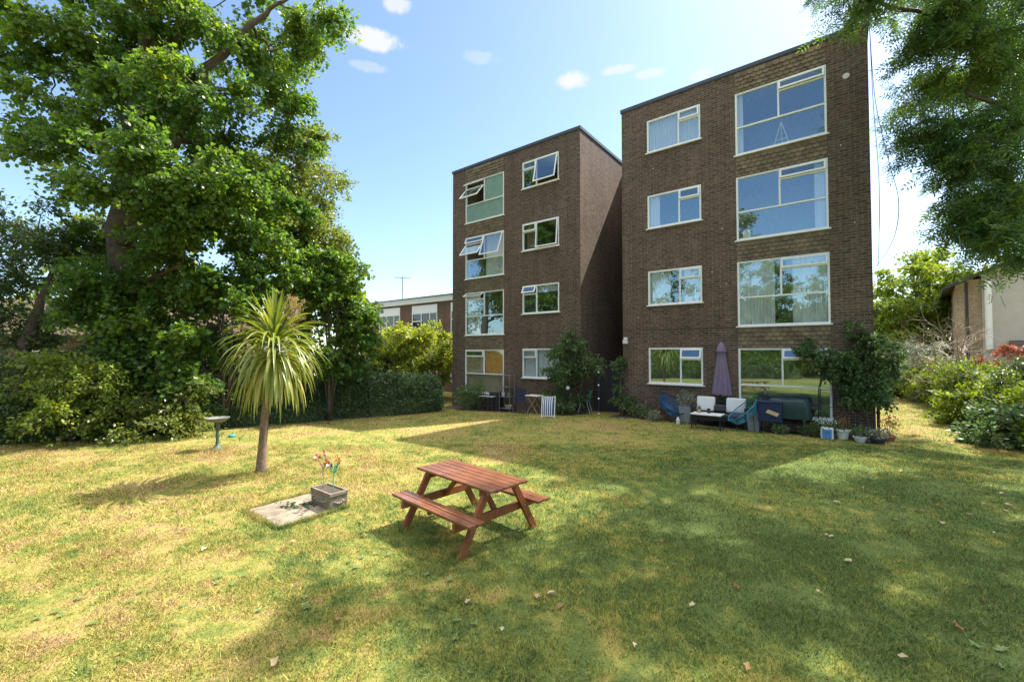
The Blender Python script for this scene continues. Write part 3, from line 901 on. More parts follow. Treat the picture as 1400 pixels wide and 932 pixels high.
# big sycamore on the left
Y0 = 13.0
A = lambda px, py, r, Y=Y0: (*at(px, py, Y), r)
bx, by, bz = G(182, 566)
tree('sycamore_tree', 'tall spreading sycamore with a thick forked trunk behind the ivy bank', 'tree',
     [(at(184, 560, Y0)[0], Y0, -.15, .44), A(172, 430, .37), A(165, 310, .35), A(182, 190, .29), A(196, 100, .24), A(225, -40, .18), A(250, -200, .10)],
     [px_blob(250, 30, 120, 75, 13.2, 26), px_blob(150, 60, 100, 70, 13, 20), px_blob(55, 95, 62, 75, 12.4, 13), px_blob(370, 70, 78, 62, 14.8, 15),
      px_blob(430, 38, 36, 24, 14.2, 8), px_blob(400, 160, 42, 40, 15.0, 9), px_blob(95, 190, 62, 32, 11.9, 8), px_blob(200, 235, 105, 45, 11.0, 22),
      px_blob(325, 215, 80, 65, 14.8, 16), px_blob(360, 295, 80, 60, 14.6, 14), px_blob(250, 310, 80, 36, 11.4, 10), px_blob(240, 395, 100, 50, 13.4, 14),
      px_blob(220, -110, 190, 60, 13.5, 12), px_blob(225, 120, 80, 55, 15.2, 14), px_blob(205, 300, 85, 50, 14.4, 13), px_blob(185, 490, 40, 50, 12.2, 12), px_blob(150, 395, 45, 55, 12.1, 13), px_blob(265, 375, 55, 45, 12.4, 12), px_blob(235, 455, 70, 40, 12.0, 14), px_blob(170, 150, 60, 40, 12.0, 7), px_blob(285, 130, 60, 40, 11.6, 9), px_blob(300, 250, 50, 35, 11.6, 7), ((-10.5, 15.5, 8.0), (1.8, 1.4, 2.2), 8)],
     .108, MAPLE, L['maple'], M['bark'], 12, 33,
     limbs=[[A(166, 318, .22), A(205, 262, .19), A(240, 185, .16), A(285, 95, .12), A(362, 18, .07), A(400, -5, .03)],
            [A(168, 335, .2), A(215, 300, .15, 12.7), A(258, 285, .11, 12.4), A(300, 270, .05, 12.2)],
            [A(183, 185, .15), A(150, 120, .1), A(110, 60, .06)],
            [A(190, 140, .14), A(235, 60, .1), A(262, -20, .07)],
            [A(172, 420, .12), A(205, 380, .09, 12.5), A(250, 362, .05, 12)]],
     crad=.82, branch_r=.05, twig_r=.009, droop=.5, flat=.5, up=.75)

tree('lime_tree', 'lighter yellowish green tree rising behind the maple bushes', 'tree',
     [(-8.4, 17.5, -.4, .25), (-8.4, 17.5, 4, .2), (-8.3, 17.4, 8.5, .1)],
     [px_blob(412, 235, 44, 56, 17, 34), px_blob(400, 330, 55, 60, 16.5, 30), px_blob(350, 230, 60, 50, 17.5, 12), px_blob(440, 325, 26, 48, 16.5, 20), px_blob(455, 390, 30, 30, 16.2, 9)],
     .13, KITE, L['maple2'], M['bark'], 14, 30, crad=.9, branch_r=.04)

tree('dark_leafed_tree', 'dark small-leaved tree at the far left in front of the tiled roof', 'tree',
     [(*G(28, 590)[:2], -.1, .17), A(34, 470, .14, 12.6), A(62, 400, .10, 13), A(85, 330, .05, 13.5)],
     [px_blob(55, 325, 75, 50, 13.2, 20), px_blob(10, 380, 40, 70, 13, 12), px_blob(110, 345, 30, 40, 13.8, 7), px_blob(20, 455, 40, 40, 13.0, 8)],
     .13, KITE, L['dark'], M['bark'], 12, 22, crad=.8, branch_r=.035)

# bushes under the trees
for i, (nm, lab, bl_, lm, tr_) in enumerate([
    ('maple_bush', 'tall maple bush filling the space between sycamore trunk and cordyline', [px_blob(305, 430, 75, 85, 12.6, 24), px_blob(345, 350, 50, 45, 13, 10), px_blob(280, 505, 70, 45, 12.2, 12)], 'maple', (310, 570)),
    ('maple_bush', 'tall maple bush standing just right of the cordyline above the hedge', [px_blob(450, 420, 55, 62, 14.6, 24), px_blob(405, 395, 50, 55, 14.4, 14), px_blob(478, 470, 40, 45, 15, 16), px_blob(462, 375, 26, 25, 14.6, 8), px_blob(490, 430, 22, 30, 15, 8)], 'maple', (445, 560)),
    ('shaded_bush', 'dark bush in the shade under the sycamore trunk', [px_blob(190, 500, 70, 50, 12.0, 16), px_blob(130, 470, 55, 40, 13.4, 12)], 'dark', (180, 575)),
    ('maple_bush', 'low leafy bush spilling over the ivy bank left of the bird bath', [px_blob(235, 545, 55, 32, 11.3, 15), px_blob(180, 565, 40, 24, 10.9, 8), px_blob(215, 585, 60, 16, 10.8, 12)], 'maple2', (235, 585)),
    ('laurel_bush', 'bright sunlit bush below the tiled roof at the left', [px_blob(95, 510, 58, 24, 10.4, 20), px_blob(95, 560, 60, 30, 10.35, 17)], 'bright', (85, 575)),
    ('shaded_bush', 'dark bush at the left edge beneath the dark leafed tree', [px_blob(10, 520, 60, 45, 11.0, 14)], 'dark', (10, 590))]):
    c = bl_[0][0]
    bs = (c[0], c[1] + .1, float(gz(c[0], c[1])) - .05)
    st = [[(bs[0], bs[1], bs[2], .045), (bs[0] + dx * .5, bs[1] + .05, c[2] * .5, .035), (c[0] + dx, c[1], c[2], .02)] for dx in (-.5, -.15, .3, .6)]
    tree(nm, lab, 'bush', [(*bs, .06), (c[0], c[1], c[2], .03)], bl_, .12 if lm == 'maple' else .095, MAPLE if lm == 'maple' else KITE, L[lm], M['bark'],
         11, 22, crad=.58, branch_r=.022, stems=st, trunk_name='stem', crown_name='foliage')

tree('golden_shrub', 'sunlit yellow green shrub between the hedge and the low flats', 'shrub',
     [(-5.6, 22.9, -.4, .07), (-5.6, 22.9, 2, .03)],
     [px_blob(565, 472, 42, 34, 22.8, 30), px_blob(530, 488, 32, 28, 22.6, 18), px_blob(603, 474, 26, 42, 23, 22), px_blob(562, 458, 36, 14, 22.8, 14)],
     .15, KITE, L['gold'], M['bark'], 12, 20, crad=.6, branch_r=.02, trunk_name='stem', crown_name='foliage', droop=.2)

# ash overhanging from the right: it shades the lawn
tree('ash_tree', 'ash tree overhanging from the right with feathery leaves against the sky', 'tree',
     [(14.6, 10.0, -.1, .38), (14.4, 10, 3.5, .32), (13.9, 9.9, 7, .26), (13.2, 9.6, 11, .16), (12.6, 9.4, 14, .07)],
     [px_blob(1350, 70, 60, 60, 9.0, 13), px_blob(1285, 75, 35, 45, 9.0, 9), px_blob(1262, 165, 22, 40, 9.2, 6), px_blob(1350, 190, 55, 50, 8.8, 12),
      px_blob(1262, 15, 45, 14, 8.8, 6), px_blob(1168, 4, 22, 10, 8.8, 4), px_blob(1375, 265, 40, 35, 8.6, 10), px_blob(1400, 330, 16, 28, 8.2, 4), px_blob(1300, 235, 22, 18, 9, 4),
      ((7.7, 8.5, 12.2), (1.5, 1.1, 1.0), 15), ((8.4, 8.6, 12.0), (1.6, 1.6, 1.4), 13), ((10, 9.2, 12.2), (2.0, 1.8, 1.6), 16), ((11.5, 10.4, 12.8), (2.4, 2.2, 1.8), 12), px_blob(1362, 312, 36, 26, 8.6, 8), px_blob(1325, 285, 30, 22, 9.0, 5), px_blob(1300, 130, 40, 50, 9.6, 8), ((11, 12.6, 13.5), (1.9, 1.3, 1.1), 13), ((14.0, 9.0, 10.5), (2.8, 3.0, 3.0), 13), ((12.5, 7.2, 10.5), (3, 1.5, 2.0), 10),
      ((15.5, 11.5, 8), (3, 2.5, 2.5), 10), ((14.6, 13.4, 10.4), (2.4, 1.7, 1.9), 12), ((17.5, 13.5, 10.5), (2.6, 2.2, 2.2), 10), ((10.6, 7.8, 14.2), (3.2, 2.0, 1.3), 8), ((9.2, 6.4, 11.0), (1.8, 1.2, 1.2), 5)],
     .22, PINNATE, L['ash'], M['bark'], 10, 13,
     limbs=[[(14.1, 9.9, 6, .16), (12.5, 9.4, 7.8, .12), (10.6, 9.0, 8.8, .08), (9.4, 8.9, 9.2, .05), (7.6, 8.8, 9.5, .02)],
            [(14.3, 10, 4.6, .14), (12.4, 9.2, 6.4, .10), (10.8, 8.9, 7.2, .06), (9.6, 8.9, 7.6, .03)],
            [(13.4, 9.7, 10, .15), (11, 9, 11.6, .1), (8.6, 8.6, 12.0, .05)]],
     crad=.68, branch_r=.032, twig_r=.006, droop=.5)

# trees outside the frame on the left that the windows mirror
for k, (x, y, h, q, lab) in enumerate([(-17.5, 5.5, 12.5, 3.0, 'garden tree beyond the left edge of the lawn, nearer the flats'), (-13.2, -4.8, 15.5, 3.4, 'garden tree beyond the left edge of the lawn, tallest of the row'), (-17.0, .5, 14.5, 3.3, 'garden tree beyond the left edge of the lawn, middle of the row'),
                                      (-10.5, -11.5, 10.0, 3.4, 'garden tree behind the camera at the end of the laurel hedge'), (-15.5, -11, 10.5, 3.4, 'garden tree behind the laurel hedge, farthest from the flats'), (-16.8, 18.6, 8.2, 2.8, 'leafy tree standing behind the sycamore by the tiled house')]):
    tree('garden_tree', lab, 'tree', [(x, y, 0, .2), (x, y, h * .5, .15), (x, y, h * .8, .06)],
         [((x, y, h * .62), (q, q, h * .34), 40), ((x + .6, y, h * .3), (q * .9, q * 1.1, h * .22), 28)], .21, KITE, L['maple2'], M['bark'], 11, 18, crad=.95, branch_r=.035,
         draw_twigs=False, group='garden trees beyond the left edge')

# right hand background trees
tree('plane_tree', 'bright green full tree behind the end of the grass path', 'tree', [(28, 30, -.4, .3), (28, 30, 4, .2), (28, 30, 5.4, .08)],
     [px_blob(1255, 405, 55, 58, 30, 36), px_blob(1225, 445, 40, 45, 29, 18), px_blob(1290, 395, 35, 45, 31, 16), px_blob(1265, 465, 40, 30, 29, 14)], .24, KITE, L['bright'], M['bark'], 14, 26, crad=1.1, branch_r=.05, draw_twigs=False)
tree('plane_tree', 'darker tree behind the bright one at the far end of the path', 'tree', [(36, 34, -.4, .3), (36, 34, 4, .2), (36, 34, 5.6, .1)],
     [px_blob(1330, 400, 70, 55, 34, 28), px_blob(1215, 455, 40, 40, 34, 14)], .26, KITE, L['maple2'], M['bark'], 12, 22, crad=1.2, branch_r=.05, draw_twigs=False)


def hedge(name, label, path, w, h, n, leaf, lm, cat='hedge', rough=.22, shape=KITE, seed=0, top=1.0):
    path = np.array(path, float)
    seg = np.linalg.norm(np.diff(path, axis=0), axis=1); cum = np.concatenate([[0], np.cumsum(seg)]); Lt = cum[-1]
    base = path[0]
    o = np.array([base[0], base[1], float(gz(base[0], base[1]))])
    root = empty(name, o, 0, label, cat)

    def surf(t, th, k):
        x = np.interp(t * Lt, cum, path[:, 0]); y = np.interp(t * Lt, cum, path[:, 1])
        i = np.clip(np.searchsorted(cum, t * Lt) - 1, 0, len(seg) - 1)
        dx = np.diff(path[:, 0])[i] / seg[i]; dy = np.diff(path[:, 1])[i] / seg[i]
        ex = np.minimum(1, np.minimum(t, 1 - t) * Lt / (w * .5)); ex = np.sqrt(np.maximum(1 - (1 - ex) ** 2, .02))
        c, s = np.cos(th), np.sin(th)
        off = np.sign(c) * np.abs(c) ** .72 * w / 2 * k * ex; zz = np.abs(s) ** .62 * h * (.55 + .45 * ex) * k
        P = np.stack([x - dy * off, y + dx * off, zz], -1)
        nn = np.stack([-dy * c, dx * c, s * .9 + .1], -1)
        bump = (vnoise(P + seed, .9, 5) - .5) * rough * 2.0 + (vnoise(P + seed, 2.8, 6) - .5) * rough
        P = P + unit(nn) * (bump * h * .55)[..., None]
        P[..., 2] += gz(P[..., 0], P[..., 1])
        return P, unit(nn)
    t = rng.uniform(0, 1, n); th = rng.uniform(0, math.pi, n)
    depth = 1 - np.abs(rng.normal(0, .07, n))
    P, nn = surf(t, th, depth)
    P += rng.normal(size=P.shape) * leaf * .35
    P += nn * (np.maximum(rng.normal(0, .6, n), 0) * leaf * 1.3)[:, None]
    T = nn * .4 + rng.normal(size=P.shape) * .6; T[:, 2] += .1
    Nn = nn + rng.normal(size=P.shape) * .55; Nn[:, 2] += .25
    ct = vnoise(P, 1.7, 9)
    tint = np.clip(.55 * rng.uniform(0, 1, n) + .6 * (ct - .25), 0, 1)
    P[:, 2] = np.maximum(P[:, 2], gz(P[:, 0], P[:, 1]) + .02)
    V, Fc, k = leaf_arrays(P - o, T, Nn, leaf * rng.uniform(.6, 1.25, n), shape)
    a, b = 40, 14
    tt, hh = np.meshgrid(np.linspace(0, 1, a), np.linspace(0, math.pi, b), indexing='ij')
    Pc, _ = surf(tt.ravel(), hh.ravel(), .88)
    Pc[:, 2] -= .05
    idx = (np.arange(a - 1)[:, None] * b + np.arange(b - 1)[None]).ravel()
    np_object('branches', Pc - o, np.stack([idx, idx + 1, idx + b + 1, idx + b], 1), None, M['inner'], root, smooth=True)
    np_object('foliage', V, Fc, np.repeat(tint, k), L[lm], root)
    return root


M['inner'] = plain('inner twigs', (.055, .075, .028), 1, var=.6, scale=9)
gp = lambda *q: [G(*p)[:2] for p in q]
hedge('clipped_hedge', 'clipped dark green hedge running from the cordyline to the left block', [(-9.1, 13.0), (-7.9, 14.4), (-5.6, 16.4), (-3.2, 18.9)], 1.6, 1.5, 32000, .085, 'hedge', rough=.24)
hedge('ivy_bank', 'low rambling ivy bank at the foot of the sycamore', [(-15.5, 8.6), (-12.3, 10.6), (-10.4, 11.6), (-8.7, 13.3)], 1.7, 1.05, 26000, .085, 'hedge', rough=.4)
hedge('boundary_hedge', 'tall dark hedge behind the trees on the left', [(-26, 12.5), (-19, 16), (-13, 18.2), (-8, 21), (-5, 25)], 1.6, 2.3, 24000, .15, 'dark', rough=.3)
hedge('tall_hedge', 'tall green screen of trees far beyond the left edge of the lawn', [(-23, 10), (-20.5, -5), (-14, -16), (-4, -20)], 3.0, 6.5, 24000, .30, 'maple2', rough=.5)
hedge('laurel_hedge', 'tall bright laurel hedge bounding the lawn beyond the left edge', [(-15.2, 8.4), (-14.2, 3), (-12.6, -3), (-10.5, -9)], 1.8, 2.5, 22000, .14, 'bright', rough=.4)
# right hand border along the path
hedge('mixed_hedge', 'sunlit loose mixed hedge edging the right side of the grass path', [(10.6, 7.0), (12.8, 10.3), (15.6, 14.2), (19.4, 20.6)], 1.5, 1.35, 26000, .10, 'bright', rough=.55)
hedge('border_hedge', 'leafy hedge crossing the far end of the grass path', [(15.0, 23.2), (18.4, 22.6), (22.5, 19.6)], 1.6, 1.65, 14000, .12, 'bright', rough=.3)
for nm, lab, bl_, lm, leaf in [
    ('laurel_bush', 'bright yellow green bush halfway along the right border', [px_blob(1300, 520, 30, 28, 16.5, 16), px_blob(1265, 520, 24, 26, 18.6, 11)], 'bright', .12),
    ('spreading_shrub', 'light green spreading shrub overhanging the path edge', [px_blob(1340, 560, 42, 34, 12.6, 20), px_blob(1312, 565, 22, 24, 13.4, 8)], 'bright', .11),
    ('shaded_shrub', 'dark leafy shrub at the right edge beside the shaded lawn', [px_blob(1385, 592, 48, 36, 9.8, 22), px_blob(1350, 592, 24, 26, 11, 8)], 'climber', .11),
    ('yew_bush', 'dense bright green yew at the right edge in front of the wooden post', [px_blob(1400, 515, 24, 30, 11.6, 16)], 'hedge', .06),
    ('red_leaved_shrub', 'red leaved shrub below the cream house wall', [px_blob(1347, 500, 14, 9, 15, 4), px_blob(1382, 482, 12, 10, 14.6, 3)], 'red', .085),
    ('grey_shrub', 'greyish dry shrub between the bright bush and the house', [px_blob(1270, 478, 34, 18, 19, 12)], 'silver', .08)]:
    c = bl_[0][0]
    bs = (c[0], c[1], float(gz(c[0], c[1])) - .05)
    tree(nm, lab, 'shrub', [(*bs, .05), (c[0], c[1], max(c[2], .4), .025)], bl_, leaf, KITE, L[lm], M['bark'], 12, 20, crad=.5, branch_r=.02,
         trunk_name='stem', crown_name='foliage')
# a bare twiggy shrub
bs = np.array(at(1318, 540, 15.6)); bs[2] = 0
root = empty('bare_shrub', bs, 0, 'leafless twiggy shrub rising above the red leaved one', 'shrub')
mb = MB()


def grow(p, d, ln, r, lev):
    q = p + d * ln
    mid = p + d * ln * .5 + Vector(rng.normal(size=3)) * ln * .07
    mb.tube([p, mid, q], [r, r * .85, r * .65], 5 if lev < 2 else 3, cap=False)
    if lev >= 5: return
    for _ in range(3 if lev < 4 else 2):
        nd = (d + Vector(rng.normal(size=3)) * .55); nd.z = nd.z * .8 + .12; nd.normalize()
        grow(q if _ else mid, nd, ln * random.uniform(.62, .85), r * .6, lev + 1)


for dx in (-.5, -.1, .35):
    grow(Vector((0, 0, 0)), Vector((dx, random.uniform(-.2, .2), 1)).normalized(), 1.25, .055, 0)
mb.build('branches', M['twig'], root)

# climbers on the flats
def climber(name, label, blobs, lm, leaf, stems, twigs=10, per=16, crad=.4, cat='climber', extra=None):
    b = []
    for (u, s, z), (ru, rs, rz_), n in blobs:
        b.append((fac(u, s, z), (ru * .85 + rs * .3, rs * .6 + ru * .5, rz_), n))
    st = [[(*fac(*p[:3]), p[3]) for p in q] for q in stems]
    return tree(name, label, cat, [st[0][0], st[0][1]], b, leaf, KITE, L[lm], M['bark'], twigs, per, crad=crad, branch_r=.014, twig_r=.004, stems=st, trunk_name='stem', crown_name='foliage')


climber('climbing_rose', 'large leafy climbing rose at the corner of the left block by the gap',
        [((-2.0, -.55, .5), (.75, .4, .45), 18), ((-1.95, -.5, 1.35), (.8, .4, .5), 22), ((-1.85, -.45, 2.15), (.72, .35, .4), 17), ((-1.75, -.3, 2.65), (.3, .25, .3), 5), ((-1.2, -.35, 1.9), (.45, .3, .4), 7)],
        'climber', .085, [[(-1.9, -.4, -.2, .04), (-1.95, -.35, 1.2, .03), (-1.8, -.3, 2.5, .015)], [(-1.7, -.4, -.2, .03), (-1.4, -.3, 1.2, .02), (-1.1, -.3, 2.0, .01)]])
climber('wall_climber', 'bushy climber sprawling over the right corner of the block with the parasol',
        [((6.0, -.3, 1.85), (.45, .22, .42), 20), ((6.3, -.32, 1.2), (.34, .22, .36), 13), ((6.62, -.25, 1.5), (.24, .22, .45), 12), ((5.5, -.22, 2.25), (.35, .12, .22), 7), ((6.35, -.15, 2.5), (.2, .08, .4), 7), ((6.68, -.15, 2.2), (.14, .12, .4), 7), ((6.7, -.3, 1.0), (.2, .2, .2), 5), ((6.98, -.22, 1.95), (.16, .18, .5), 9)],
        'climber', .075, [[(6.6, -.3, -.1, .035), (6.4, -.2, 1.3, .03), (6.3, -.12, 2.6, .012), (6.45, -.08, 3.3, .006)], [(6.3, -.4, -.1, .02), (5.9, -.3, 1.2, .018), (5.2, -.15, 2.3, .008)]], crad=.30, per=18)
climber('corner_climber', 'thin straggly climber up the left corner of the block with the parasol',
        [((.05, -.2, 1.75), (.28, .15, .3), 7), ((.15, -.25, .35), (.5, .25, .25), 9), ((.0, -.15, 1.1), (.15, .1, .3), 3), ((.7, -.3, .25), (.4, .2, .15), 6)],
        'climber', .07, [[(.0, -.25, -.1, .03), (-.05, -.2, .8, .028), (.02, -.15, 1.7, .012)], [(.08, -.22, -.1, .02), (.0, -.25, .7, .02), (-.05, -.15, 1.5, .01)]], crad=.25, per=12)
# ------------------------------------------------------------------ cordyline
cb = np.array([*G(357, 646)])
root = empty('cabbage_palm', cb, 0, 'single stemmed cabbage palm with drooping sword leaves on the lawn', 'palm')
mb = MB()
apex = Vector((.20, 0, 2.42))
tp = [Vector((0, 0, -.05)), Vector((.0, 0, .08)), Vector((.02, 0, .5)), Vector((.05, 0, 1.0)), Vector((.11, 0, 1.6)), Vector((.17, 0, 2.1)), apex]
mb.tube(tp, [.115, .09, .070, .062, .060, .065, .05], 14)
mb.build('trunk', M['cordbark'], root, smooth=True)
V, Fc, tint = [], [], []


def sword(base, d, ln, w, droop, tn):
    """a long leaf as a folded strip bending under its weight"""
    n = 9
    side = np.cross(d, [0, 0, 1.0])
    side = side / max(np.linalg.norm(side), 1e-6)
    p = np.array(base, float); dd = np.array(d, float)
    b = len(V) * 0 + sum(len(x) for x in V)
    rows = []
    for i in range(n):
        t = i / (n - 1)
        ww = w * (min(1, .45 + 2.2 * t) if t < .25 else 1) * (1 - max(0, t - .55) / .45) ** .8 + .0015
        up = np.cross(side, dd)
        rows += [p - side * ww + up * ww * .45, p, p + side * ww + up * ww * .45]
        dd = dd + np.array([0, 0, -1.0]) * droop * (.3 + 1.6 * t) / n
        dd /= np.linalg.norm(dd)
        p = p + dd * ln / (n - 1)
    V.append(np.array(rows)); tint.append(np.full(len(rows), tn))
    for i in range(n - 1):
        for k in (0, 1):
            Fc.append((b + i * 3 + k, b + i * 3 + k + 1, b + i * 3 + k + 4, b + i * 3 + k + 3))


for i in range(300):
    q = (i + .5) / 300
    az = i * 2.39996 + rng.normal() * .25
    el = R(82 - 118 * q ** .85) + rng.normal() * .10
    d = np.array([math.cos(az) * math.cos(el), math.sin(az) * math.cos(el), math.sin(el)])
    b_ = np.array(apex) + np.array([0, 0, .06 - .55 * q]) + d * .04
    ln = (.58 + .40 * min(1, q * 2.5)) * rng.uniform(.85, 1.15)
    if q < .14: ln = rng.uniform(.62, .88)
    sword(b_, d, ln, .022 * rng.uniform(.85, 1.2), (.35 + 3.6 * min(1, q * 1.1)) * rng.uniform(.7, 1.2) if q > .14 else .2, float(np.clip(rng.normal(.38 + .35 * q, .17), 0, 1)))
Vc = np.concatenate(V); Fc = np.array(Fc)
np_object('crown', Vc, Fc, np.concatenate(tint), L['cord'], root)
# the dry flower head behind the crown
mb = MB(); V2, T2 = [], []
s0 = Vector(apex) + Vector((.05, .12, .15))
tipv = s0 + Vector((.24, .12, .55))
mb.tube([s0, (s0 + tipv) / 2, tipv], [.014, .010, .004], 5)
P, T, Nn = [], [], []
for i in range(46):
    t = rng.uniform(.1, 1); p0 = np.array(s0 + (tipv - s0) * t); d = unit(rng.normal(size=3) + np.array([0, 0, .35])); ln = .33 * (1.2 - t * .6)
    mb.tube([Vector(p0), Vector(p0 + d * ln)], [.004, .002], 3, cap=False)
    for k in range(60):
        P.append(p0 + d * ln * rng.uniform(.15, 1) + rng.normal(size=3) * .018); T.append(rng.normal(size=3)); Nn.append(rng.normal(size=3))
st = mb.build('flower_stalk', M['twig'], root)
V3, F3, k = leaf_arrays(np.array(P), np.array(T), np.array(Nn), rng.uniform(.012, .026, len(P)), KITE)
np_object('dry_flowers', V3, F3, np.repeat(rng.uniform(0, 1, len(P)), k), M['drystalk'], st)

# ------------------------------------------------------------------ lawn objects
root = empty('bird_bath', G(297, 614), 0, 'green metal bird bath with a shallow bowl on a slim stem', 'bird bath')
mb = MB()
mb.lathe([(.14, -.01), (.145, .015), (.12, .03), (.09, .045), (.055, .075), (.035, .10), (.03, .2), (.038, .33), (.03, .36), (.028, .5), (.04, .57), (.06, .60)], 18)
mb.build('pedestal', M['verdigris'], root, smooth=True)
mb = MB()
prof = [(.05, .595), (.13, .61), (.20, .65), (.225, .69), (.232, .70), (.222, .70), (.19, .672), (.12, .64), (.0, .632)]
mb.lathe(prof, 26, cap=False)
bw = mb.build('bowl', M['bowl'], root, smooth=True)

gx, gy, g0 = G(317, 597)
mb = MB(); mb.lathe([(.0, 0), (.07, .0), (.085, .03), (.07, .06), (.03, .075), (0, .075)], 14); mb.lathe([(.012, .07), (.012, .12), (.0, .125)], 8, c=(.03, 0, 0))
o = mb.build('garden_sprinkler', M['turq'], smooth=True); o.location = (gx, gy, g0 - .005)
tag(o, 'small turquoise plastic thing lying on the grass near the bird bath', 'sprinkler')

sx, sy, a = -2.95, 5.92, R(-38)
mb = MB(); mb.box(-.49, -.01, -.45, .45, -.05, .018); mb.box(0, .49, -.44, .45, -.05, .014)
o = mb.build('paving_slab', M['slab'], bevel=.01); o.location = (sx, sy, ground_z(np.array(sx), np.array(sy))); o.rotation_euler = (0, 0, a)
tag(o, 'worn pair of concrete slabs set in the grass under the stone trough', 'paving')
SLZ = float(o.location.z) + .018

tx, ty = -2.58, 6.10
root = empty('stone_trough', (tx, ty, SLZ), a, 'small weathered stone trough standing on the concrete slab', 'planter')
mb = MB()
w, d_, h, t = .27, .135, .215, .03


def frust(mb, x, y, z0, z1, k, mi=0):
    mb.add([(-x, -y, z0), (x, -y, z0), (x, y, z0), (-x, y, z0), (-x * k, -y * k, z1), (x * k, -y * k, z1), (x * k, y * k, z1), (-x * k, y * k, z1)],
           [(0, 3, 2, 1), (0, 1, 5, 4), (1, 2, 6, 5), (2, 3, 7, 6), (3, 0, 4, 7)], mi)


frust(mb, w * .93, d_ * .93, 0, h - .045, 1.03)
for s in (-1, 1):
    mb.box(-w, w, s * d_ - (t if s > 0 else 0), s * d_ + (t if s < 0 else 0), h - .046, h)
    mb.box(s * w - (t if s > 0 else 0), s * w + (t if s < 0 else 0), -d_ + t, d_ - t, h - .046, h)
mb.lathe([(.0, 0), (.05, 0), (.045, .012), (.02, .02), (0, .02)], 10)
# carved garlands on the short and the long side
for k in range(7):
    q = (k - 3) / 3
    mb.lathe([(0, 0), (.018, .004), (.022, .016), (.012, .028), (0, .03)], 8, c=(q * .19, -d_ * .95 - .004, .10 - .05 * (1 - q * q)))
    if abs(q) < .9: mb.lathe([(0, 0), (.018, .004), (.022, .016), (.012, .028), (0, .03)], 8, c=(w * .95 + .004, q * .09, .10 - .05 * (1 - q * q)))
body = mb.build('basin', M['stone'], root, bevel=.006)
mb = MB(); mb.box(-w * .93, w * .93, -d_ * .8, d_ * .8, h - .05, h - .02); mb.build('soil', M['soil'], root)
FOIL = [plain('foil ' + n, c, .25, metal=.4, var=.1) for n, c in (('red', (.55, .03, .03)), ('yellow', (.75, .50, .05)), ('green', (.05, .38, .10)), ('silver', (.75, .75, .75)), ('orange', (.65, .20, .03)), ('blue', (.04, .08, .30)))]


def pinwheels(x, y, lab, cols, hts, lean):
    r_ = empty('pinwheel_flower', (x, y, SLZ + h - .03), a, lab, 'ornament')
    st = MB(); st.tube([(0, 0, 0), (lean * .3, 0, .2), (lean, 0, .40)], .006, 5)
    wheels = []
    for k in range(len(cols)):
        an = k * 2.1; q = Vector((lean + .09 * math.cos(an), .06 * math.sin(an), hts[k]))
        st.tube([(lean * .55, 0, .26), tuple(q)], .0035, 4)
        wheels.append((q, cols[k]))
    st.build('stem', M['greenp'] if lean > 0 else M['twig'], r_)
    for q, c in wheels:
        w_ = MB()
        tilt = Matrix.Rotation(R(random.uniform(40, 95)), 3, 'X') @ Matrix.Rotation(random.uniform(0, 3), 3, 'Z')
        tilt = Matrix.Rotation(random.uniform(-.8, .8), 3, 'Z') @ tilt
        for p_ in range(6):
            an = p_ * math.pi / 3
            v = [Vector((0, 0, 0)), Vector((.055 * math.cos(an), .055 * math.sin(an), .004)), Vector((.05 * math.cos(an + .55), .05 * math.sin(an + .55), .022)), Vector((.02 * math.cos(an + .8), .02 * math.sin(an + .8), .012))]
            w_.add([tuple(tilt @ x + q) for x in v], [(0, 1, 2, 3)], p_ % 2)
        w_.build('pinwheel', [FOIL[c], FOIL[(c + 3) % 6]], r_)


ca, sa = math.cos(a), math.sin(a)
pinwheels(tx - .15 * ca, ty - .15 * sa, 'left bunch of red and silver foil pinwheels stuck in the stone trough', [0, 3, 4, 1, 0, 3, 4], [.43, .47, .40, .38, .33, .44, .36], -.03)
pinwheels(tx + .10 * ca, ty + .10 * sa, 'right bunch of green and red foil pinwheels stuck in the stone trough', [2, 0, 2, 1, 2, 3], [.40, .43, .36, .45, .30, .38], .05)
# dead sprigs fallen on the slab
P = np.stack([rng.normal(-2.98, .12, 60), rng.normal(6.03, .07, 60), np.full(60, SLZ + .006)], 1)
V3, F3, k = leaf_arrays(P, rng.normal(size=(60, 3)) * [1, 1, .2], rng.normal(size=(60, 3)) * .4 + [0, 0, 1], rng.uniform(.03, .075, 60), KITE)
V3[:, 2] = np.maximum(V3[:, 2], SLZ + .003)
o = np_object('dead_leaves', V3, F3, np.repeat(rng.uniform(0, .5, 60), k), L['dark'])
tag(o, 'dark wilted leaves scattered on the concrete slab beside the trough', 'leaves', kind='stuff')

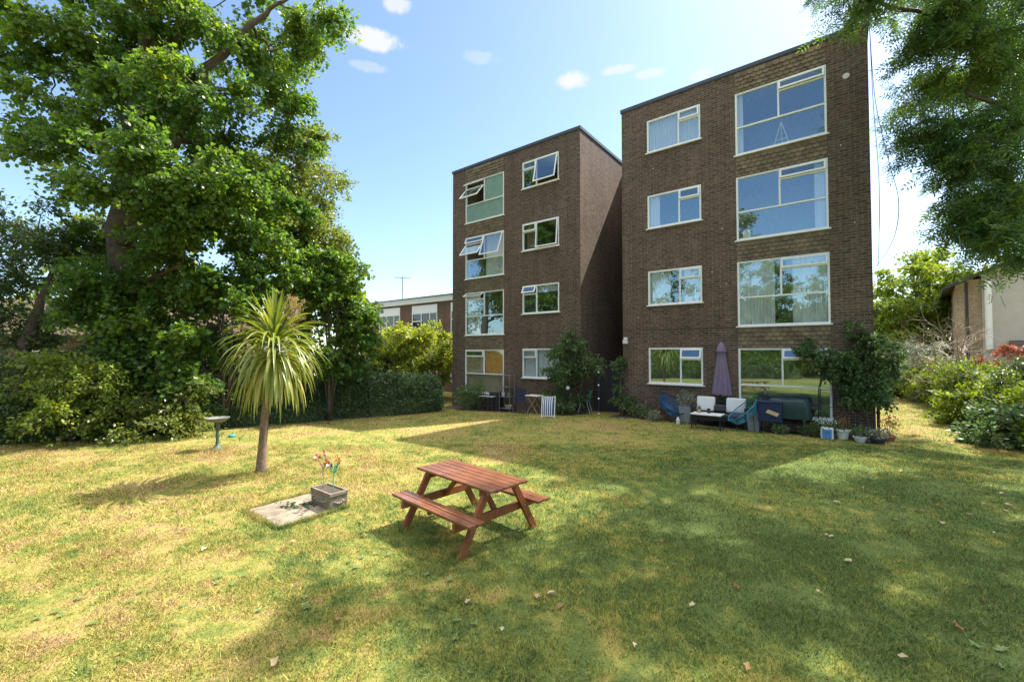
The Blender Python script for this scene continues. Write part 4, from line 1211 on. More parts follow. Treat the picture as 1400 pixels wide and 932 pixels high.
# ------------------------------------------------------------------ picnic table
pc = (-.52, 5.30); pa = math.atan2(-.70, .715)
root = empty('picnic_table', (*pc, float(ground_z(np.array(pc[0]), np.array(pc[1])))), pa, 'red stained wooden picnic table with attached benches on the lawn', 'picnic table')
TL, TW, TH, BH = 1.40, .60, .668, .40
for i in range(6):
    w_ = TW / 6; y = -TW / 2 + i * w_
    mb = MB(); e = random.uniform(-.006, .006); mb.box(-TL / 2 + e, TL / 2 + e, y + .005, y + w_ - .005, TH - .028, TH)
    mb.build('table_board', M['table'], root, bevel=.004)
for s in (-1, 1):
    for k in range(2):
        y = s * .525 + (k - .5) * .11
        mb = MB(); e = random.uniform(-.006, .006); mb.box(-.74 + e, .74 + e, y - .05, y + .05, BH - .03, BH)
        mb.build('bench_board', M['table'], root, bevel=.004)
for x in (-.50, .50):
    ss = 1 if x > 0 else -1
    mb = MB()
    mb.box(x - .02, x + .02, -TW / 2 + .03, TW / 2 - .03, TH - .105, TH - .029); mb.build('top_batten', M['tableleg'], root, bevel=.004)
    mb = MB(); mb.box(x - .02, x + .02, -.64, .64, BH - .125, BH - .031); mb.build('cross_beam', M['tableleg'], root, bevel=.004)
    for s in (-1, 1):
        mb = MB()
        mb.bar((x + ss * .044, s * .585, -.02), (x + ss * .044, s * .20, TH - .03), .042, .085, up=(0, 1, 0))
        lg_ = mb.build('leg', M['tableleg'], root, bevel=.004)
        for z_ in (BH - .075, TH - .07):
            y_ = s * (.585 - .385 * (z_ + .02) / (TH - .01))
            mb = MB(); mb.tube([(x + ss * .064, y_, z_), (x + ss * .071, y_, z_)], .012, 8); mb.build('bolt', M['steel'], lg_)
    mb = MB(); mb.bar((x - ss * .024, 0, BH - .09), (x - ss * .33, 0, TH - .03), .04, .06, up=(0, 1, 0)); mb.build('brace', M['tableleg'], root, bevel=.004)
for s in (-1, 1):
    mb = MB(); mb.box(-.02, .02, s * .52 - .09, s * .52 + .09, BH - .075, BH - .031); mb.build('bench_batten', M['tableleg'], root, bevel=.004)
mb = MB(); mb.box(-.02, .02, -TW / 2 + .04, TW / 2 - .04, TH - .075, TH - .029); mb.build('top_batten', M['tableleg'], root, bevel=.004)

# ------------------------------------------------------------------ fallen leaves and weeds
lv = []
for k in range(4):
    n_ = 9
    pr = []
    for i in range(n_):
        an = 2 * math.pi * i / n_
        rr = .045 * (1.25 if i % 2 == 0 else .7) * random.uniform(.8, 1.15)
        pr.append((rr * math.cos(an) * 1.2, rr * math.sin(an) * .8, .004 + .022 * random.random() + (.018 if abs(math.sin(an)) > .6 else 0)))
    Vv = np.array([(0, 0, .004), *pr]); Ff = np.array([(0, i + 1, (i + 1) % n_ + 1) for i in range(n_)])
    lv.append((Vv, Ff))
spots = [(388, 752), (498, 734), (400, 742), (686, 865), (1007, 806), (1090, 808), (1120, 812), (1161, 769), (1343, 820), (766, 832), (734, 818), (755, 815), (880, 782), (923, 774), (1131, 733), (1138, 735), (1240, 729), (1284, 694), (1288, 717),
         (1379, 692), (1167, 716), (1022, 916), (1235, 902), (866, 886), (1310, 861), (849, 650), (845, 681), (990, 682), (1112, 655), (1150, 640), (1232, 645), (1270, 630), (1305, 655), (1330, 668), (1345, 690), (1370, 676), (1255, 668), (1216, 640),
         (1190, 650), (1325, 705), (1352, 648), (1300, 640), (1376, 700), (1262, 700), (408, 800), (462, 848), (375, 908), (278, 752), (150, 760), (110, 750), (640, 826), (947, 830), (905, 742), (1200, 690), (1225, 712), (1360, 730), (560, 690), (520, 655), (1180, 668), (1145, 690), (240, 870)]
fl_mats = []
for k in range(4):
    fl_mats.append(np_object('fallen_leaf', lv[k][0], lv[k][1], np.full(len(lv[k][0]), [.15, .45, .75, 1.0][k]), L['fallen']))
for i, (px, py) in enumerate(spots):
    o = fl_mats[i] if i < 4 else fl_mats[i % 4].copy()
    if i >= 4: COL.objects.link(o)
    x, y, z = G(px, py)
    x2, y2 = np.array(x), np.array(y)
    z = max(float(ground_z(x2, y2)), SLZ if slab_mask(x2, y2) else -9) + .022
    o.location = (x, y, z); o.rotation_euler = (random.uniform(-.3, .3), random.uniform(-.3, .3), random.uniform(0, 6)); s = random.uniform(.35, .75); o.scale = (s, s, s)
    tag(o, 'dry curled brown leaf fallen on the lawn', 'leaf', 'fallen leaves on the lawn')
# weeds: rosettes in the near lawn
P, T, Nn, S, TT = [], [], [], [], []
wc = [(400, 822), (205, 822), (300, 790), (615, 855), (95, 840), (605, 778), (1385, 905), (510, 770)]
for px, py in wc:
    x, y, _ = G(px, py)
    for r_ in range(5):
        cx, cy = x + rng.normal() * .16, y + rng.normal() * .12
        z = float(ground_z(np.array(cx), np.array(cy))) + .015
        for k in range(9):
            an = k * .7 + rng.uniform(0, .4)
            P.append((cx, cy, z)); T.append((math.cos(an), math.sin(an), .25)); Nn.append((rng.normal() * .2, rng.normal() * .2, 1)); S.append(rng.uniform(.02, .06)); TT.append(rng.uniform(0, 1))
V3, F3, k = leaf_arrays(np.array(P), np.array(T), np.array(Nn), np.array(S), LANCE)
o = np_object('weeds', V3, F3, np.repeat(TT, k), L['weed'])
tag(o, 'flat green weed rosettes in the near lawn', 'weeds', kind='stuff')

# ------------------------------------------------------------------ things along the facades
FR = -PHI


def upx(px, s):
    k = (px - 700) / F
    c, sn = math.cos(PHI), math.sin(PHI)
    return (k * (BY + s * c) - BX - s * sn) / (c + k * sn)


def spot(px, s):
    x, y, _ = fac(upx(px, s), s)
    return (x, y, float(ground_z(np.array(x), np.array(y))))


def small_plant(name, label, loc, r, hgt, n, leaf, lm, shape=KITE, cat='plant', stemh=.0):
    root = empty(name, loc, 0, label, cat)
    mb = MB()
    for k in range(5):
        d = Vector((rng.normal() * r * .5, rng.normal() * r * .5, hgt * .8))
        mb.tube([(0, 0, 0), tuple(d * .5 + Vector((0, 0, .02))), tuple(d)], [.008, .006, .003], 4)
    mb.build('stem', M['twig'], root)
    P = blob_points(n, (0, 0, stemh + (hgt - stemh) * .55), (r, r, (hgt - stemh) * .5), .5)
    P[:, 2] = np.maximum(P[:, 2], .02)
    V3, F3, k = leaf_arrays(P, unit(P - np.array([0, 0, hgt * .3])) + rng.normal(size=P.shape) * .5, rng.normal(size=P.shape) * .6 + [0, 0, .7], leaf * rng.uniform(.6, 1.2, n), shape)
    np_object('foliage', V3, F3, np.repeat(rng.uniform(0, 1, n), k), L[lm], root)
    return root


# soil beds under the walls
for nm, u0, u1 in (('flower_bed', -8.5, -1.5), ('flower_bed', -.2, 6.9)):
    pts = []
    n_ = 24
    mbv = MB()
    for i in range(n_ + 1):
        u = u0 + (u1 - u0) * i / n_
        for s in (-.80 - .10 * math.sin(i * 1.7) - .05 * math.sin(i * 4.1), 0.05):
            x, y, _ = fac(u, s); mbv.v.append((x, y, float(ground_z(np.array(x), np.array(y))) + .012))
    for i in range(n_): mbv.f.append([2 * i, 2 * i + 2, 2 * i + 3, 2 * i + 1]); mbv.m.append(0)
    tag(mbv.build(nm, M['soil']), 'strip of bare soil at the foot of the ' + ('left' if u0 < -1 else 'right') + ' block', 'bed', kind='structure')


def bowl_chair(px, s, rz, mname, label):
    root = empty('lounge_chair', spot(px, s), FR + rz, label, 'chair')
    tilt = Matrix.Rotation(R(-42), 3, 'X')            # back edge high, front edge low; front is -y
    c = Vector((0, 0, .56))
    ring, inner = [], []
    n = 48
    for k in range(n):
        an = 2 * math.pi * k / n
        ring.append(tilt.inverted() @ Vector((.39 * math.cos(an), .45 * math.sin(an), 0)) + c)
        inner.append(tilt.inverted() @ Vector((.10 * math.cos(an), .12 * math.sin(an) - .06, -.26)) + c)
    fr_ = MB(); fr_.tube(ring + [ring[0], ring[1]], .014, 6, cap=False)
    fr_.build('hoop', M['black'] if mname == 'blue' else M[mname], root, smooth=True)
    cd = MB()
    for k in range(n):
        a_, b_ = ring[k], inner[k]; mid = (a_ + b_) / 2 + (tilt.inverted() @ Vector((0, 0, -.075))) + (a_ - c) * .10
        cd.tube([a_, mid, b_], .011, 4, cap=False)
    cd.tube(inner + [inner[0]], .012, 5, cap=False)
    cd.build('cord_seat', M[mname], root)
    lg = MB()
    for q in ((-.27, -.22), (.27, -.22), (-.2, .25), (.2, .25)):
        lg = MB(); lg.tube([(q[0], q[1], 0), (q[0] * .85, q[1] * .9, .34 if q[1] < 0 else .52), ], .010, 6); lg.build('leg', M['black'], root)
    br = MB(); br.tube([(-.235, -.2, .3), (0, -.05, .26), (.235, -.2, .3)], .009, 6); br.build('seat_support', M['black'], root)
    return root


bowl_chair(917, -.62, R(70), 'blue', 'dark blue cord lounge chair at the left of the coffee table')
bowl_chair(1013, -.95, R(-62), 'teal', 'teal cord lounge chair at the right of the coffee table')


def tapered_planter(px, s, label, h_=.5):
    root = empty('tall_planter', spot(px, s), FR, label, 'planter')
    mb = MB()
    frust(mb, .135, .135, 0, h_, 1.28)
    k = 1.28 * .135
    mb.add([(-k, -k, h_), (k, -k, h_), (k, k, h_), (-k, k, h_), (-k + .02, -k + .02, h_), (k - .02, -k + .02, h_), (k - .02, k - .02, h_), (-k + .02, k - .02, h_),
            (-k + .02, -k + .02, h_ - .05), (k - .02, -k + .02, h_ - .05), (k - .02, k - .02, h_ - .05), (-k + .02, k - .02, h_ - .05)],
           [(0, 1, 5, 4), (1, 2, 6, 5), (2, 3, 7, 6), (3, 0, 4, 7), (4, 5, 9, 8), (5, 6, 10, 9), (6, 7, 11, 10), (7, 4, 8, 11)])
    mb.build('pot', M['planter'], root)
    mb = MB(); mb.box(-k + .02, k - .02, -k + .02, k - .02, h_ - .07, h_ - .05); mb.build('soil', M['soil'], root)
    return root


q = tapered_planter(937, -.42, 'tall grey tapered planter behind the dark blue lounge chair')
small_plant('shrub', 'variegated shrub growing in the planter behind the dark blue chair', (q.location.x, q.location.y, q.location.z + .44), .26, .5, 420, .06, 'silver', cat='shrub')
q = tapered_planter(1030, -.72, 'tall grey tapered planter behind the teal lounge chair')
small_plant('shrub', 'dark green shrub growing in the planter behind the teal chair', (q.location.x, q.location.y, q.location.z + .44), .22, .5, 320, .06, 'climber', cat='shrub')

# sofa with two loose cushions
root = empty('garden_sofa', spot(984, -.48), FR, 'low black garden sofa with two white back cushions under the parasol', 'sofa')
mb = MB()
W_ = .70
for x in (-W_, W_):
    for y in (-.32, .28): mb.box(x - .025, x + .025, y - .025, y + .025, 0, .55 if y < 0 else .72)
    mb.box(x - .03, x + .03, -.345, .305, .55, .585)
mb.box(-W_ + .025, W_ - .025, -.34, -.30, .20, .27); mb.box(-W_ + .025, W_ - .025, .26, .30, .20, .27)
for k in range(8): mb.box(-W_ + .025, W_ - .025, -.29 + k * .068, -.25 + k * .068, .25, .268)
for k in range(4): mb.box(-W_ + .025, W_ - .025, .27, .29, .36 + k * .1, .42 + k * .1)
mb.build('frame', M['black'], root)
mb = MB(); mb.box(-W_ + .03, -.005, -.33, .25, .272, .37); mb.box(.005, W_ - .03, -.33, .25, .272, .37)
mb.build('seat_cushion', M['dark'], root, bevel=.03)
for x, lab in ((-.44, 'white back cushion at the left end of the garden sofa'), (.38, 'white back cushion at the right end of the garden sofa')):
    mb = MB(); mb.box(-.26, .26, -.06, .06, 0, .44)
    o = mb.build('cushion', M['cushion'], bevel=.045)
    o.matrix_world = root.matrix_world
    o.location = Vector(root.location) + Matrix.Rotation(FR, 3, 'Z') @ Vector((x, .12, .385)); o.rotation_euler = (R(-14), 0, FR)
    tag(o, lab, 'cushion')
mb = MB(); mb.box(-.16, .16, -.10, .10, 0, .22)
o = mb.build('cushion', M['dark'], bevel=.05); o.location = Vector(root.location) + Matrix.Rotation(FR, 3, 'Z') @ Vector((-.03, .08, .385)); o.rotation_euler = (R(-12), 0, FR)
tag(o, 'small dark cushion between the two white ones on the garden sofa', 'cushion')

root = empty('coffee_table', spot(966, -1.25), FR, 'low white topped coffee table with thin black legs before the sofa', 'table')
mb = MB(); mb.box(-.40, .40, -.24, .24, .40, .43); mb.build('table_top', M['cushion'], root, bevel=.006)
mb = MB(); mb.box(-.38, .38, -.22, .22, .375, .398); mb.build('apron', M['black'], root)
for x in (-.37, .37):
    for y in (-.21, .21):
        mb = MB(); mb.box(x - .012, x + .012, y - .012, y + .012, 0, .375); mb.build('leg', M['black'], root)
tl = Vector(root.location); RZ = Matrix.Rotation(FR, 3, 'Z')
pl = tl + RZ @ Vector((-.22, .0, .43))
r2 = empty('plant_pot', pl, FR, 'small wooden plant pot on the coffee table', 'pot')
mb = MB(); mb.lathe([(.05, 0), (.055, .1), (.045, .1), (.045, .08), (0, .08)], 14); mb.build('pot', M['timber'], r2)
small_plant('succulent', 'little green plant in the wooden pot on the coffee table', pl + Vector((0, 0, .08)), .06, .1, 70, .04, 'climber')
mb = MB(); mb.lathe([(.038, 0), (.045, .13), (.04, .13), (.034, .01), (0, .01)], 14)
o = mb.build('cup', M['black']); o.location = tl + RZ @ Vector((.02, .08, .43)); tag(o, 'black tall cup on the coffee table', 'cup')
# jar by the blue chair
mb = MB(); mb.lathe([(.05, 0), (.055, .02), (.055, .13), (.035, .16), (.035, .2), (0, .2)], 14)
o = mb.build('bottle', M['wpot']); o.location = spot(926, -.95); tag(o, 'pale bottle standing on the ground under the dark blue chair', 'bottle')

# parasol
root = empty('parasol', spot(986, -.10), FR, 'closed mauve parasol standing behind the garden sofa', 'parasol')
mb = MB(); mb.tube([(0, 0, 0), (0, 0, 2.46)], .02, 10); mb.build('pole', M['black'], root)
mb = MB(); mb.lathe([(.22, 0), (.22, .05), (.06, .07), (.05, .2), (.025, .2)], 20); mb.build('base', M['dark'], root)
n = 64; Vv = []; prof = [(.88, .255), (.95, .262), (1.3, .215), (1.7, .165), (2.1, .12), (2.28, .10)]
for z, r_ in prof:
    for k in range(n):
        an = 2 * math.pi * k / n; f_ = 1 + .20 * math.cos(8 * an + .8 * math.sin(z * 2)) * min(1, (2.5 - z))
        Vv.append((r_ * f_ * math.cos(an) * .92, r_ * f_ * math.sin(an) * .7, z + .02 * math.cos(8 * an) * (z < .9)))
Ff = [(i * n + k, i * n + (k + 1) % n, (i + 1) * n + (k + 1) % n, (i + 1) * n + k) for i in range(len(prof) - 1) for k in range(n)]
np_object('canopy', np.array(Vv), np.array(Ff), None, M['purple'], root, smooth=True)
mb = MB(); mb.lathe([(.15, 2.17), (.145, 2.2), (.10, 2.34), (.05, 2.44), (0, 2.47)], 24, cap=False); mb.build('top_vent', M['purple'], root, smooth=True)
for k in range(8):
    an = k * math.pi / 4 + .2; mb = MB(); mb.tube([(.04 * math.cos(an), .03 * math.sin(an), 1.2), (.17 * math.cos(an), .12 * math.sin(an), .84)], .009, 5); mb.build('rib', M['timber'], root)

# covered barbecue, navy storage box
root = empty('covered_barbecue', spot(1077, -.62), FR, 'barbecue on a wheeled stand under a dark green cover', 'barbecue')
n = 40; Vv = []
prof = [(.42, 1.0), (.50, 1.02), (.70, .97), (.86, .92), (.90, .82), (.92, .3)]
for z, k_ in prof:
    for k in range(n):
        an = 2 * math.pi * k / n; c, s = math.cos(an), math.sin(an)
        sx_, sy_ = math.copysign(abs(c) ** .35, c), math.copysign(abs(s) ** .35, s)
        f_ = k_ * (1 + .025 * math.sin(9 * an + z * 7) * (z < .8))
        Vv.append((sx_ * .50 * f_, sy_ * .26 * f_, z + .012 * math.sin(5 * an)))
Ff = [(i * n + k, i * n + (k + 1) % n, (i + 1) * n + (k + 1) % n, (i + 1) * n + k) for i in range(len(prof) - 1) for k in range(n)]
np_object('cover', np.array(Vv), np.array(Ff), None, M['cover'], root, smooth=True)
mb = MB(); mb.box(-.16, .16, -.08, .08, .905, .93); mb.build('lid', M['cover'], root, bevel=.01)
for x in (-.36, .36):
    for y in (-.18, .18):
        mb = MB(); mb.bar((x, y, 0), (x * .92, y * .9, .5), .025, .025); mb.build('leg', M['steel'], root)
mb = MB(); mb.box(-.38, .38, -.2, .2, .16, .18); mb.build('shelf', M['black'], root)
for y in (-.2, .2):
    mb = MB(); mb.tube([(.36, y - .015, .08), (.36, y + .015, .08)], .08, 16); mb.build('wheel', M['dark'], root)
root = empty('storage_box', spot(1052, -.85), FR, 'navy plastic storage box on legs between the teal chair and the covered barbecue', 'box')
mb = MB(); mb.box(-.27, .27, -.18, .18, .30, .80); mb.build('body', M['bluebox'], root, bevel=.02)
mb = MB(); mb.box(-.285, .285, -.195, .195, .803, .84); mb.build('lid', M['bluebox'], root, bevel=.012)
for x in (-.24, .24):
    for y in (-.15, .15):
        mb = MB(); mb.box(x - .015, x + .015, y - .015, y + .015, 0, .30); mb.build('leg', M['bluebox'], root)
bl_ = Vector(root.location)
mb = MB(); mb.add([(-.15, 0, 0), (.13, 0, -.03), (.15, .03, .06), (-.12, .03, .09), (-.15, .012, 0), (.13, .012, -.03), (.15, .042, .06), (-.12, .042, .09)], [(0, 1, 2, 3), (4, 7, 6, 5), (0, 4, 5, 1), (1, 5, 6, 2), (2, 6, 7, 3), (3, 7, 4, 0)])
o = mb.build('cloth', M['timber']); o.location = bl_ + RZ @ Vector((.06, -.215, .52)); o.rotation_euler = (0, R(14), FR)
tag(o, 'pale folded cloth hanging against the front of the navy storage box', 'cloth')
# small dark bistro table and curved plant support by the window
root = empty('bistro_table', spot(1106, -.42), FR, 'small round dark table before the big ground floor window', 'table')
mb = MB(); mb.lathe([(0, .68), (.24, .68), (.25, .69), (.25, .705), (0, .71)], 22); mb.build('table_top', M['dark'], root)
for k in range(3):
    an = k * 2.09 + .5; mb = MB(); mb.tube([(.20 * math.cos(an), .20 * math.sin(an), 0), (.02 * math.cos(an), .02 * math.sin(an), .36), (.16 * math.cos(an), .16 * math.sin(an), .68)], .011, 6); mb.build('leg', M['black'], root)
root = empty('plant_support', spot(1128, -.55), FR, 'black metal arched plant support with a bent top before the window', 'plant support')
mb = MB()
for x in (-.16, .16): mb.tube([(x, 0, 0), (x, 0, 1.0), (x * .9, 0, 1.25)], .014, 6)
mb.tube([(-.145, 0, 1.25), (-.1, 0, 1.42), (.05, 0, 1.5), (.3, -.05, 1.52)], .013, 6)
mb.tube([(.145, 0, 1.25), (.22, -.02, 1.05), (.42, -.05, 1.3)], .010, 6)
for z in (.35, .75, 1.1): mb.tube([(-.16, 0, z), (.16, 0, z)], .009, 5)
mb.build('frame', M['black'], root)
small_plant('hydrangea', 'white flowering bush under the right end of the big ground floor window', spot(1128, -.8), .36, .5, 520, .06, 'climber')
P = blob_points(150, (0, 0, 0), (.25, .22, .1)); x, y, z = spot(1125, -.95)
V3, F3, k = leaf_arrays(P + [0, 0, .42], rng.normal(size=P.shape), rng.normal(size=P.shape) + [0, -.5, 1], np.full(150, .04), KITE)
o = np_object('blossom', V3, F3, np.repeat(rng.uniform(.3, 1, 150), k), M['curtain']); o.parent = bpy.data.objects['hydrangea']; o.location = (0, -.02, 0)
x, y, z = G(1131, 600)
root = empty('cool_box', (x, y, z), FR, 'blue and white cool box standing at the edge of the lawn', 'cool box')
mb = MB(); mb.box(-.13, .13, -.09, .09, 0, .29); mb.build('body', M['wpot'], root, bevel=.03)
mb = MB(); mb.box(-.095, .095, -.108, -.088, .035, .25)
for k in range(3): mb.box(-.07 + k * .05, -.03 + k * .05, -.114, -.107, .05, .235)
mb.build('front_panel', M['ltblue'], root, bevel=.006)


def pot(px, py, rr, hh, mname, label, mat_rim=None):
    root = empty('flower_pot', G(px, py), FR, label, 'pot')
    mb = MB(); mb.lathe([(rr * .68, 0), (rr * .95, hh * .82), (rr * 1.08, hh * .82), (rr * 1.08, hh), (rr * .92, hh), (rr * .9, hh * .85), (0, hh * .85)], 20); mb.build('pot', M[mname], root, smooth=False)
    return Vector(root.location) + Vector((0, 0, hh * .85))


p_ = pot(1152, 600, .15, .25, 'wpot', 'white flower pot at the lawn edge holding a red flower')
small_plant('red_flower', 'red flowering plant in the white pot right of the cool box', p_, .15, .36, 160, .06, 'red')
p_ = pot(1176, 604, .13, .13, 'wpot', 'low white bowl shaped pot under the wall climber')
small_plant('fern', 'small green plant in the low white pot under the wall climber', p_, .18, .28, 200, .06, 'climber')
p_ = pot(1200, 606, .17, .13, 'dark', 'dark low pot at the corner below the wall climber')
small_plant('succulent', 'pale leafed plant in the dark pot at the block corner', p_, .24, .26, 260, .06, 'silver')
p_ = pot(1216, 602, .13, .12, 'terra', 'reddish terracotta pot around the block corner')
small_plant('heather', 'reddish brown plant in the terracotta pot around the corner', p_, .2, .5, 240, .05, 'red')
for px, s, r_, h_, lm, lab in [(868, -.5, .30, .45, 'climber', 'dark green low plant at the foot of the corner climber'), (882, -.65, .26, .34, 'climber', 'dark green low plant by the wooden stakes'), (894, -.9, .2, .34, 'silver', 'pale variegated plant left of the dark blue lounge chair'),
                               (905, -.4, .2, .5, 'red', 'reddish leafed plant behind the dark blue lounge chair'), (1045, -.3, .3, .45, 'climber', 'green plant behind the navy storage box'), (1102, -.8, .24, .32, 'climber', 'leafy plant on the ground right of the covered barbecue'),
                               (1065, -.95, .2, .25, 'rosemary', 'low plant on the ground before the covered barbecue'), (1150, -.5, .25, .4, 'climber', 'dark plant on the soil behind the red flower')]:
    small_plant('garden_plant', lab, spot(px, s), r_, h_, 300, .06, lm)
for px, h_ in ((877, .42), (881.5, .6)):
    mb = MB(); mb.bar((0, 0, -.02), (.01, .01, h_), .05, .05)
    o = mb.build('wooden_stake', M['roughwood'], bevel=.006); o.location = spot(px, -.45); o.rotation_euler = (0, 0, FR)
    tag(o, ('shorter' if h_ < .5 else 'taller') + ' of two wooden stakes in the bed left of the dark blue chair', 'stake')

# left block: shrub, shelves, chairs, tables
small = small_plant('rosemary', 'bushy green rosemary at the left corner of the left block', spot(640, -.55), .62, 1.05, 2600, .10, 'rosemary', LANCE, 'shrub')
small_plant('garden_plant', 'taller feathery plant beside the rosemary before the tan blind', spot(655, -.35), .3, 1.35, 700, .10, 'rosemary', LANCE)
root = empty('shelf_rack', spot(693, -.35), FR, 'tall narrow grey metal shelf rack with pots on it against the wall', 'shelf')
for x in (-.27, .27):
    for y in (-.16, .16):
        mb = MB(); mb.box(x - .014, x + .014, y - .014, y + .014, 0, 1.5); mb.build('post', M['steel'], root)
for z in (.12, .60, 1.0, 1.47):
    mb = MB(); mb.box(-.256, .256, -.174, .174, z, z + .018); mb.build('shelf', M['steel'], root)
sl = Vector(root.location)
for k, (x, z, mn, lab) in enumerate([(-.17, .62, 'wpot', 'white pot at the left on the middle shelf of the rack'), (.12, .62, 'planter', 'grey pot at the right on the middle shelf of the rack'), (.0, .14, 'timber', 'wooden pot on the bottom shelf of the rack'), (.17, .14, 'wpot', 'white pot on the bottom shelf of the rack')]):
    mb = MB(); mb.lathe([(.05, 0), (.075, .11), (.085, .11), (.085, .14), (.07, .14), (.07, .12), (0, .12)], 14)
    o = mb.build('flower_pot', M[mn]); o.location = sl + RZ @ Vector((x, -.02, z)); tag(o, lab, 'pot')
root = empty('side_table', spot(668, -.55), FR, 'low dark side table with pale top right of the rosemary', 'table')
mb = MB(); mb.box(-.36, .36, -.2, .2, .60, .63); mb.build('table_top', M['planter'], root, bevel=.005)
for x in (-.33, .33):
    for y in (-.17, .17): mb = MB(); mb.box(x - .02, x + .02, y - .02, y + .02, 0, .60); mb.build('leg', M['dark'], root)
mb = MB(); mb.box(-.31, .31, -.16, .16, .22, .24); mb.build('shelf', M['dark'], root)
root = empty('storage_box', spot(678, -.3), FR, 'black storage box against the wall beside the shelf rack', 'box')
mb = MB(); mb.box(-.22, .22, -.18, .18, 0, .74); mb.build('body', M['dark'], root, bevel=.02)
mb = MB(); mb.box(-.235, .235, -.195, .195, .743, .78); mb.build('lid', M['dark'], root, bevel=.01)

root = empty('folding_chair', spot(711, -.85), FR + R(25), 'dark blue slatted folding garden chair with black legs', 'chair')
for x in (-.25, .25):
    mb = MB(); mb.bar((x, -.28, 0), (x, .26, .92), .022, .04); mb.build('leg', M['black'], root)
    mb = MB(); mb.bar((x * .9, .28, 0), (x * .9, -.22, .46), .022, .035); mb.build('leg', M['black'], root)
mb = MB()
for k in range(6): mb.box(-.235, .235, -.24 + k * .075, -.18 + k * .075, .44, .456)
mb.build('seat', M['bluebox'], root)
mb = MB()
for k in range(5):
    z = .52 + k * .085; y = -.28 + .54 * z / .92 + .0
    mb.box(-.24, .24, y + .012, y + .028, z, z + .066)
mb.build('backrest', M['bluebox'], root)
root = empty('folding_table', spot(731, -.75), FR, 'small white folding table with crossed legs between folding chair and deckchair', 'table')
mb = MB(); mb.box(-.30, .30, -.24, .24, .66, .69); mb.build('table_top', M['wpot'], root, bevel=.006)
for y in (-.2, .2):
    mb = MB(); mb.bar((-.25, y, 0), (.22, y, .66), .02, .034, up=(0, 1, 0)); mb.build('leg', M['timber'], root)
    mb = MB(); mb.bar((.25, y * .85, 0), (-.22, y * .85, .66), .02, .034, up=(0, 1, 0)); mb.build('leg', M['timber'], root)
root = empty('deckchair', G(749, 571), FR + R(20), 'folded deckchair with blue and white striped canvas leaning upright', 'deckchair')
T_ = Matrix.Rotation(R(-12), 3, 'X')
for x in (-.22, .22):
    mb = MB(); mb.bar(T_ @ Vector((x, 0, 0)), T_ @ Vector((x, 0, .74)), .03, .035, up=(0, 1, 0)); mb.build('frame_rail', M['wpot'], root)
    mb = MB(); mb.bar((x * .85, .20, 0), T_ @ Vector((x * .85, .035, .62)), .025, .03, up=(0, 1, 0)); mb.build('frame_rail', M['wpot'], root)
for z in (.06, .70):
    mb = MB(); mb.bar(T_ @ Vector((-.205, 0, z)), T_ @ Vector((.205, 0, z)), .028, .028); mb.build('cross_rail', M['wpot'], root)
mb = MB()
nn_ = 10
for i in range(nn_):
    z0, z1 = .085 + .60 * i / nn_, .085 + .60 * (i + 1) / nn_
    y0, y1 = -.012 - .035 * math.sin(math.pi * i / nn_), -.012 - .035 * math.sin(math.pi * (i + 1) / nn_)
    q = [T_ @ Vector(p) for p in ((-.17, y0, z0), (.17, y0, z0), (.17, y1, z1), (-.17, y1, z1), (-.17, y0 + .006, z0), (.17, y0 + .006, z0), (.17, y1 + .006, z1), (-.17, y1 + .006, z1))]
    mb.add(q, [(0, 1, 2, 3), (4, 7, 6, 5), (0, 3, 7, 4), (1, 5, 6, 2)])
mb.build('canvas', M['stripe'], root)

root = empty('plastic_chair', G(800, 564), FR + R(-75), 'green plastic chair with pale metal legs beside the rose bush', 'chair')
n = 9; Vv = []
prof = [(-.24, .44), (-.22, .455), (-.1, .445), (.05, .435), (.15, .45), (.20, .52), (.225, .65), (.25, .80), (.262, .85)]
for y, z in prof:
    for k in range(n):
        q = (k / (n - 1)) * 2 - 1
        wd = .22 if z < .5 else .205
        Vv.append((q * wd, y - (.03 * q * q if z > .5 else 0), z + (.03 * q * q if z <= .5 else 0)))
Ff = np.array([(i * n + k, i * n + k + 1, (i + 1) * n + k + 1, (i + 1) * n + k) for i in range(len(prof) - 1) for k in range(n - 1)])
o = np_object('seat_shell', np.array(Vv), Ff, None, M['greenp'], root, smooth=True)
sm_ = o.modifiers.new('thick', 'SOLIDIFY'); sm_.thickness = .008
for x in (-.17, .17):
    for y, d in ((-.12, -.1), (.1, .12)):
        mb = MB(); mb.tube([(x * 1.15, y + d, 0), (x, y, .43)], .011, 7); mb.build('leg', M['wpot'], root)
# globe lamp in the rose, pole with fairy lights, gate in the gap
root = empty('garden_lamp', spot(776, -1.05), FR, 'white globe garden light on a thin stake before the rose bush', 'lamp')
mb = MB(); mb.tube([(0, 0, 0), (0, 0, .92)], .008, 6); mb.build('stake', M['black'], root)
o = MB().lathe([(0.0, .90)] + [(.065 * math.sin(a_), .965 - .065 * math.cos(a_)) for a_ in np.linspace(.2, math.pi - .05, 10)] + [(0, 1.03)], 16, cap=False).build('globe', M['globe'], root, smooth=True)
root = empty('garden_pole', spot(818, -.45), FR, 'thin dark pole with small white lights at the mouth of the gap', 'pole')
mb = MB(); mb.tube([(0, 0, 0), (.02, 0, 1.55)], .016, 7); mb.build('pole', M['dark'], root)
for z in (.06, .58, 1.05, 1.5):
    mb = MB(); mb.lathe([(0, -.03), (.03, -.015), (.034, .01), (.02, .03), (0, .035)], 10, c=(.012, -.02, z)); mb.build('light', M['globe'], root, smooth=True)
root = empty('side_gate', fac(-1.62, 1.0, -.2), FR, 'dark boarded gate across the narrow gap between the two blocks', 'gate')
mb = MB()
for k in range(11): mb.box(.02 + k * .145, .155 + k * .145, 0, .022, .08, 1.9)
mb.build('boards', M['dark'], root)
